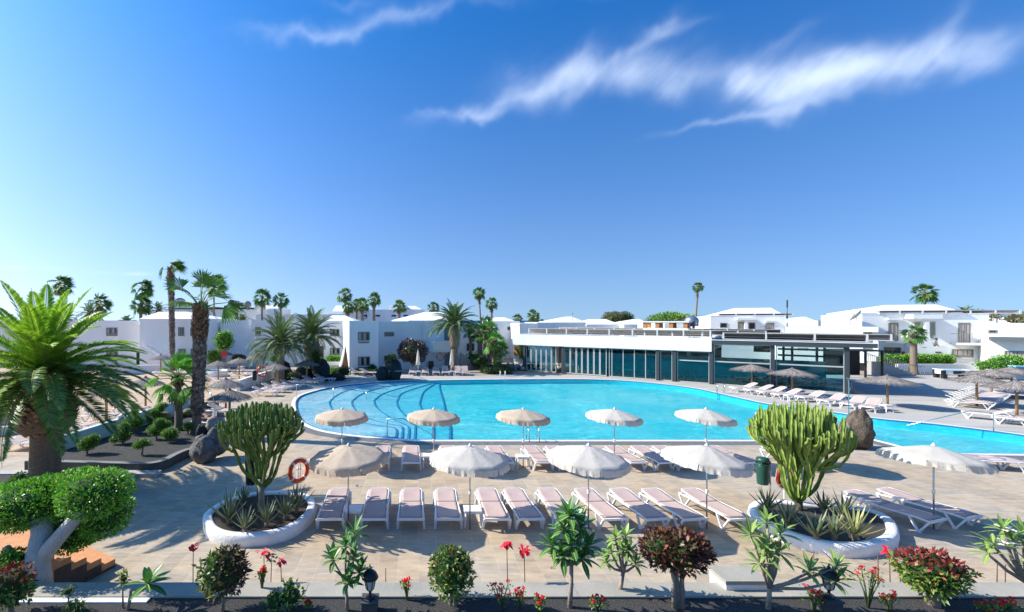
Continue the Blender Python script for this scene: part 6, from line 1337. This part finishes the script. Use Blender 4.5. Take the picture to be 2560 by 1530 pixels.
for i,(x,y,Z,rx,rz,m_,d) in enumerate([(309,910,55,.9,.7,dshrub,'round brownish bush at the far left stair'),(366,903,54,.6,.6,ficus,'bright green bush before the left stair'),(384,911,53,.8,.35,crotr,'red-leaved bush beside the bright green one'),(472,902,52,.8,.6,dshrub,'dark bush at the foot of the left stair'),(485,906,51,.7,.4,shrubl,'small green bush right of the left stair foot'),(598,895,50,.7,.35,dshrub,'dark low bush behind the thatched parasols'),(684,897,54,.45,.3,ficus,'small round clipped bush left of the mid palm trunk'),(802,905,52,.6,.5,ficus,'green bush beside the dark curtained door'),(827,896,53,.5,.4,ficus,'left clipped bush under the grey window'),(842,896,53,.4,.35,ficus,'right clipped bush under the grey window'),(838,929,47,.8,.35,shrubl,'flowering low bush left of the brown stair'),(915,931,47,1.6,.3,dshrub,'dark low plants under the square corner block'),(930,790+130,48,.5,.35,dshrub,'little dark plant before the corner block'),(2478,913,44,1.1,.5,ficus,'bright green bush below the right-edge window'),(2520,905,43,1.4,.6,ficus,'wide bright bush at the right edge'),(1240,925,48,2.2,.5,dshrub,'dark shrubs between ramp wall and pavilion'),(1190,905,52,2.0,1.1,dshrub,'dark planting on the slope behind the ramp wall'),(1290,875,52,.8,1.3,dshrub,'dark leafy shrub at the left end of the pavilion')]):
    bush(d,x,y,Z,rx,rz,100+i,m_,.15,int(500*max(rx,1)),name='shrub',trunk=False)
rd=random.Random(14); m=MB()
for k in range(70):
    rock(m,(rd.uniform(-1.8,2.4),rd.uniform(-.3,2.0),rd.uniform(0,.55)),(rd.uniform(.12,.3),)*3,k,0,.3,1.4,6,8)
tag(m.build('dry_stone_wall',rockp,None,G(1290,927)),'rough heap of pale dry stones at the left end of the pavilion','stone wall')
t=thing('orange_wall_panel','orange painted wall panel seen left of the pavilion doors','wall',G(1302,918)+V((0,1.5,0)),prz); m=MB(); m.box(-.5,0,1.3,.8,.1,2.6); m.build('panel',mat('orange_paint',(.62,.25,.05),.7),t); m=MB(); m.box(-.6,.101,0,.9,.2,2.8); m.build('backing',white,t)
# distant hillside village foliage
m=MB(); 
for k in range(16): leafblob(m,(rd.uniform(-26,26),rd.uniform(-6,6),rd.uniform(-.5,1.6)),(3,3,1.6),260,.9,.5,rd,0,None,.2)
struct(m.build('distant_shrubland',olive,None,PZ(2540,797,210)),'stuff')
# ---------------- foreground bed plants ----------------
def FP(x,y,z=.76): 
    p=G(x,y,z); return p
gg='plants in the front bed'
topiary('croton bush with green left and dark red right half',FP(557,1528),[((0,0,.62),(.37,.34,.33)),((.05,0,.75),(.28,.26,.25))],201,crotg,.10,.038,1.25,name='croton',stems=1,srad=.022,mp=lambda p,r:(2 if p.x>.02+r.gauss(0,.12) or r.random()<.18 else 0),mats=[crotg,crotd],j=.9,rough=.16)
topiary('round green topiary bush with pale double stem',FP(1128,1512),[((0,0,.52),(.36,.34,.36)),((0,0,.68),(.30,.28,.28))],202,shrubl,.085,.036,1.15,name='clipped_shrub',stems=2,srad=.028,mp=lambda p,r:(2 if p.z>.62 and r.random()<.25 else 0),mats=[crotg,crotd],j=.9,rough=.12)
topiary('large dark red-brown leaved bush with spreading white stems',FP(1695,1518),[((-.05,0,.95),(.50,.42,.30)),((-.3,0,.98),(.28,.3,.27)),((.22,0,.96),(.28,.3,.26)),((0,-.1,1.08),(.36,.3,.18))],203,crotd,.095,.042,1.0,name='croton',stems=3,srad=.035,mp=lambda p,r:(2 if r.random()<(.22 if p.z>.95 else .05) else 0),mats=[crotd,crotr],j=.95,rough=.18)
topiary('croton bush with crimson top and green skirt at lower right',FP(2337,1512),[((-.05,0,.58),(.46,.38,.28)),((-.1,0,.42),(.32,.3,.22))],204,crotg,.095,.042,1.2,name='croton',stems=2,srad=.06,mp=lambda p,r:(2 if p.z>.66+r.gauss(0,.05) else 0),mats=[crotg,crotr],j=.85,rough=.16)
topiary('red and green croton cut by the left edge',FP(30,1540),[((-.03,0,.52),(.30,.3,.26)),((.02,0,.38),(.22,.24,.18))],205,crotg,.095,.042,1.15,name='croton',stems=1,srad=.03,mp=lambda p,r:(2 if p.z>.55+r.gauss(0,.06) else 0),mats=[crotg,crotr],j=.85,rough=.16)
topiary('sprawling yellow-green shrub left of the lantern',FP(712,1525),[((-.12,0,.16),(.18,.16,.14)),((.12,0,.22),(.16,.14,.12)),((.08,0,.40),(.10,.1,.09))],206,shrubl,.10,.042,.8,name='low_shrub',stems=2,srad=.015,mats=[crotg],j=1.0,rough=.2)
topiary('tiny yellow-green seedling near the left edge',FP(170,1530),[((0,0,.34),(.07,.07,.06)),((.1,0,.08),(.14,.12,.08))],207,crotg,.07,.03,.8,name='seedling',stems=1,srad=.012)
branchy('young plumeria with one big whorl of dark green leaves',FP(318,1524),[(.33,0,.40)],210,.36,.105,13,plum,fork=(.06,0,.32),trunk_r=.026,droop=.35,e0=-.15)
topiary('small stub sprout beside the young plumeria',FP(308,1520),[((0,0,.48),(.05,.05,.10))],211,crotg,.09,.03,.9,name='seedling',stems=1,srad=.012)
branchy('tiered plumeria with several leaf whorls left of the lantern',FP(868,1526),[(-.02,0,1.02),(.12,-.02,1.22),(-.22,0,.80),(.20,-.05,.62),(.02,-.1,.50),(.10,0,.80)],212,.27,.075,14,plum,fork=(-.03,0,.42),trunk_r=.026,droop=.45,e0=-.25)
branchy('tall plumeria with dense bright crown on a single bent trunk',FP(1424,1518),[(0,0,1.50),(-.1,0,1.25),(.18,0,1.28),(-.28,0,.98),(.28,-.05,1.0),(0,-.1,1.05),(-.15,-.12,.86),(.16,-.1,.84),(.04,.1,1.38)],213,.31,.085,15,plum,fork=(.03,0,.72),trunk_r=.034,droop=.55,e0=-.3)
branchy('plumeria with lime and dark leaves behind the coping',G(1553,1480,.8)+V((0,.1,-.1)),[(-.05,0,.95),(.12,0,.98),(-.12,0,.72),(.18,0,.72),(.03,-.1,.80),(.28,0,.50),(-.2,0,.55)],214,.22,.055,15,pluml,fork=(.08,0,.40),trunk_r=.032,droop=.55,e0=-.3)
branchy('sprawling pale plumeria with long horizontal branch',FP(1920,1522),[(-.06,0,1.02),(-.02,0,1.38),(-.14,0,.72),(.62,-.05,.62),(1.02,-.1,.72),(.18,0,.90),(.95,-.15,.52),(-.28,0,1.18),(.2,0,1.2),(-.1,-.1,.92)],215,.30,.058,14,pluml,fork=(.02,0,.34),trunk_r=.034,droop=.6,e0=-.35)
branchy('white-flowering plumeria at the right edge',FP(2585,1520),[(-.66,0,1.02),(-.52,0,1.26),(-.18,0,1.18),(-.08,0,.95),(-.35,0,1.08),(.1,0,.80),(-.2,-.1,.72),(-.75,0,.88)],216,.27,.055,12,pluml,fork=(-.12,0,.42),trunk_r=.04,droop=.5,e0=-.25,flowers=[(-.60,-.06,1.08),(-.50,-.05,1.30),(-.06,-.08,1.04),(-.2,-.08,1.22),(-.02,-.1,.98)])
gc_='red canna flowers standing along the deck side of the coping'
for i,(x,y,hh,n_,d,bare) in enumerate([(482,1455,.55,9,'dark red canna beside the left croton',0),(661,1455,.45,11,'bright red canna left of the small red pair',0),(674,1455,.36,5,'browned canna seed head beside the bright red one',0),(707,1455,.30,6,'short red canna left of the sprawling shrub',0),(1271,1457,.58,18,'tall crimson canna in the middle',0),(1314,1457,.48,13,'second crimson canna with curling petals',0),(965,1457,.18,3,'tiny dry canna bud right of the lantern',1),(2033,1457,.5,0,'bare reddish canna stalk behind the sprawling plumeria',1),(2198,1457,.42,0,'bare reddish canna bud before the right planter',1),(2228,1455,.46,9,'red canna before the right planter',0),(2250,1457,.20,6,'short brown canna tuft right of the red one',0),(2490,1457,.30,0,'left of two bare buds near the right edge',1),(2512,1457,.25,0,'right of two bare buds near the right edge',1)]):
    o=flower_stalk(d,G(x,y,.0)+V((0,.05,.62)) if False else V(((x-XC)*8.30/F,8.30,.0)),hh+.80,300+i,int(n_*1.8),.085,False,'canna',.038,redf if 'brown' not in d else crotd,gc_,bool(bare))
gr_='red-flowered thorn shrubs in the front bed'
for i,(x,y,r,hh,d) in enumerate([(1018,1500,.09,.26,'small round-headed red shrub on a grey stem'),(1255,1524,.17,.32,'wide red-flowered shrub leaning over the coping'),(1300,1520,.09,.22,'small red-flowered shrub right of the wide one'),(1345,1528,.11,.16,'lime and red low shrub before the tall plumeria trunk'),(1495,1532,.12,.18,'red shrub alone right of the tall plumeria trunk'),(2035,1528,.16,.22,'half-shaded red shrub by the hidden lantern'),(2170,1520,.20,.52,'tall brilliant red shrub near the right croton'),(2225,1532,.14,.22,'low red shrub below the tall brilliant one'),(2470,1534,.14,.12,'dull red low shrub near the right edge'),(2515,1532,.10,.16,'lime leaved shrub with few red flowers'),(770,1524,.05,.1,'tiny red flower tuft on the gravel'),(655,1475,.08,.34,'red flower head resting above the coping')]):
    redbush(d,FP(x,y),r,400+i,90,gr_,h=hh)
lantern('black lantern on a dark stone pillar in the front bed',FP(925,1530)+V((0,0,-.0)),.20,1.12); lantern('lantern hidden behind the sprawling plumeria branch',FP(2072,1528),.20,1.12)
# dark planter box on the deck behind the coping, drains, stray leaf
t=thing('stone_block','grey stone capped pier rising above the coping behind the sprawling plumeria','pier',(5.35,7.93,0)); m=MB(); m.box(.02,.26,0,.74,.45,.90); m.box(.02,.0,.803,.74,.255,.90); m.build('pier_body',whitepaint,t); m=MB(); m.box(0,-.02,.90,.76,.47,.966); m.build('cap',stonecap,t)
m=MB(); m.lathe([(.10,.002),(.10,.008),(.085,.009),(.085,.006)],20); m.build('x',mat('drain_metal',(.3,.3,.3),.5)); o=bpy.data.objects['x']; o.name='deck_drain'; o.location=G(896,1215); tag(o,'small round deck drain right of the first parasol pole','drain')
m=MB(); m.box(-.14,-.12,.002,.14,.12,.006,0); m.box(-.1,-.08,.007,.1,.08,.010,1); o=m.build('inspection_cover',[mat('dark_cover',(.08,.08,.08),.7),plain],None,G(452,1181)); tag(o,'square inspection cover on the deck near the lava boulder','cover')
m=MB(); rd=random.Random(2)
leafq(m,V((0,0,.01)),V((1,.2,.1)).normalized(),.12,.07,rd); o=m.build('fallen_leaf',deadl,None,G(1375,1422)); tag(o,'single brown leaf fallen on the open deck tiles','leaf')
# ---------------- people ----------------
J=[(0,0,.95),(0,.02,1.15),(.0,.02,1.40),(0,.0,1.52),(0,-.01,1.66),(0,-.01,1.76), (-.18,.02,1.40),(-.27,.0,1.15),(-.25,-.15,.95),(.18,.02,1.40),(.27,.0,1.15),(.25,-.15,.95),(-.10,0,.88),(-.11,-.02,.48),(-.11,.03,.07),(-.11,-.12,.03),(.10,0,.88),(.11,.05,.48),(.11,.1,.07),(.11,-.04,.03)]
E=[(0,1),(1,2),(2,3),(3,4),(4,5),(2,6),(6,7),(7,8),(2,9),(9,10),(10,11),(0,12),(12,13),(13,14),(14,15),(0,16),(16,17),(17,18),(18,19)]
R=[.13,.13,.14,.055,.095,.07,.06,.045,.035,.06,.045,.035,.09,.065,.045,.04,.09,.065,.045,.04]
wclo=mat('white_uniform',(.72,.73,.76),.8); crm=mat('cream_clothes',(.62,.50,.34),.85); blk=mat('dark_clothes',(.015,.018,.025),.8); blu=mat('blue_towel',(.05,.09,.35),.9)
def lump(name,pts,rs,m_,par,n=10):
    q=MB(); q.tube(pts,rs,n); return q.build(name,m_,par)
# attendant bending over a lounger
Jb=[tuple(p) for p in J]; 
def bend(p,a=1.15,zc=.95):
    x,y,z=p
    if z>=.99 or (abs(x)>.2): y2=y-0; dz=z-zc; return (x,y2*math.cos(a)-dz*math.sin(a),zc+dz*math.cos(a)-0*y)
    return p
Jb=[bend(p) if i in (1,2,3,4,5,6,9) else p for i,p in enumerate(J)]
for i,s in ((7,-1),(10,1)): Jb[i]=(s*.2,-.55,.85)
for i,s in ((8,-1),(11,1)): Jb[i]=(s*.15,-.65,.62)
t,o=person('person in white overalls and blue-white cap bending over a lounger by the pale wall',G(300,1091),1.35,Jb,E,R,None,skinm=wclo)
hd=V(Jb[5]); lump('cap',[hd+V((0,.05,.06)),hd+V((0,-.02,.10)),hd+V((0,-.10,.02))],[.10,.115,.08],blu,t); lump('face',[hd+V((0,-.03,-.02)),hd+V((0,-.09,-.05))],[.085,.06],skin,t)
# sunbather lying on a lounger
Jl=[(0,.95,.50),(0,1.15,.52),(0,1.42,.60),(0,1.55,.66),(0,1.68,.72),(0,1.76,.75),(-.18,1.40,.60),(-.28,1.2,.56),(-.26,.98,.50),(.18,1.40,.60),(.28,1.2,.56),(.26,.98,.50),(-.10,.86,.48),(-.12,.50,.66),(-.12,.22,.44),(-.12,.12,.50),(.10,.86,.48),(.12,.48,.48),(.12,.12,.45),(.12,.08,.54)]
t,o=person('sunbather in dark swimwear lying on a towelled lounger behind the dark euphorbia',G(560,1074),1.2,Jl,E,R,None)
lump('hair',[(0,1.70,.76),(0,1.82,.77)],[.10,.09],mat('dark_hair',(.02,.012,.01),.7),t); lump('swimwear',[(0,1.02,.51),(0,.86,.49)],[.155,.15],blk,t)
m=MB(); m.box(-.30,.2,.395,.30,1.1,.41); m.add([(-.3,1.1,.405),(.3,1.1,.405),(.3,1.75,.69),(-.3,1.75,.69)],[(0,1,2,3)]); o=m.build('beach_towel',blu,None,G(560,1074),1.2); tag(o,'blue beach towel under the sunbather on the lounger','towel')
# man in dark clothes sitting inside the pavilion
Js=[(0,0,.5),(0,.03,.75),(0,.03,1.0),(0,.0,1.12),(0,-.01,1.24),(0,-.01,1.34),(-.19,.02,1.0),(-.28,-.05,.78),(-.2,-.28,.78),(.19,.02,1.0),(.28,-.05,.78),(.2,-.28,.78),(-.1,-.02,.5),(-.12,-.42,.5),(-.12,-.42,.08),(-.12,-.55,.04),(.1,-.02,.5),(.12,-.42,.5),(.12,-.42,.08),(.12,-.55,.04)]
Js=[(x,y,z+.55) for x,y,z in Js]
t,o=person('person in dark clothes seated high behind the pavilion glass under the red sign',qp(pu(1872)+.35,4.9),prz,Js,E,R,None,skinm=blk)
lump('head',[(0,-.01,1.78),(0,-.01,1.90)],[.095,.085],mat('dark_skin_shade',(.20,.12,.08),.6),t); bs=MB(); bs.tube([(0,0,0),(0,0,.98)],.05,8); bs.tube([(0,0,.98),(0,0,1.02)],[.2,.2],12); o=bs.build('bar_stool',dkgrey,None,t.location,prz); tag(o,'dark bar stool under the person behind the pavilion glass','stool')
# person on the stair of the balcony house
bb_=G(2343,949); Z=46.0; p=LAND
t,o=person('person in cream dress standing on the stair landing of the balcony house',p,.4,J,E,R,None,skinm=crm)
lump('hair',[(0,0,1.70),(0,.02,1.80)],[.11,.10],mat('brown_hair',(.08,.05,.03),.7),t); lump('face',[(0,-.05,1.66),(0,-.1,1.68)],[.09,.06],skin,t)
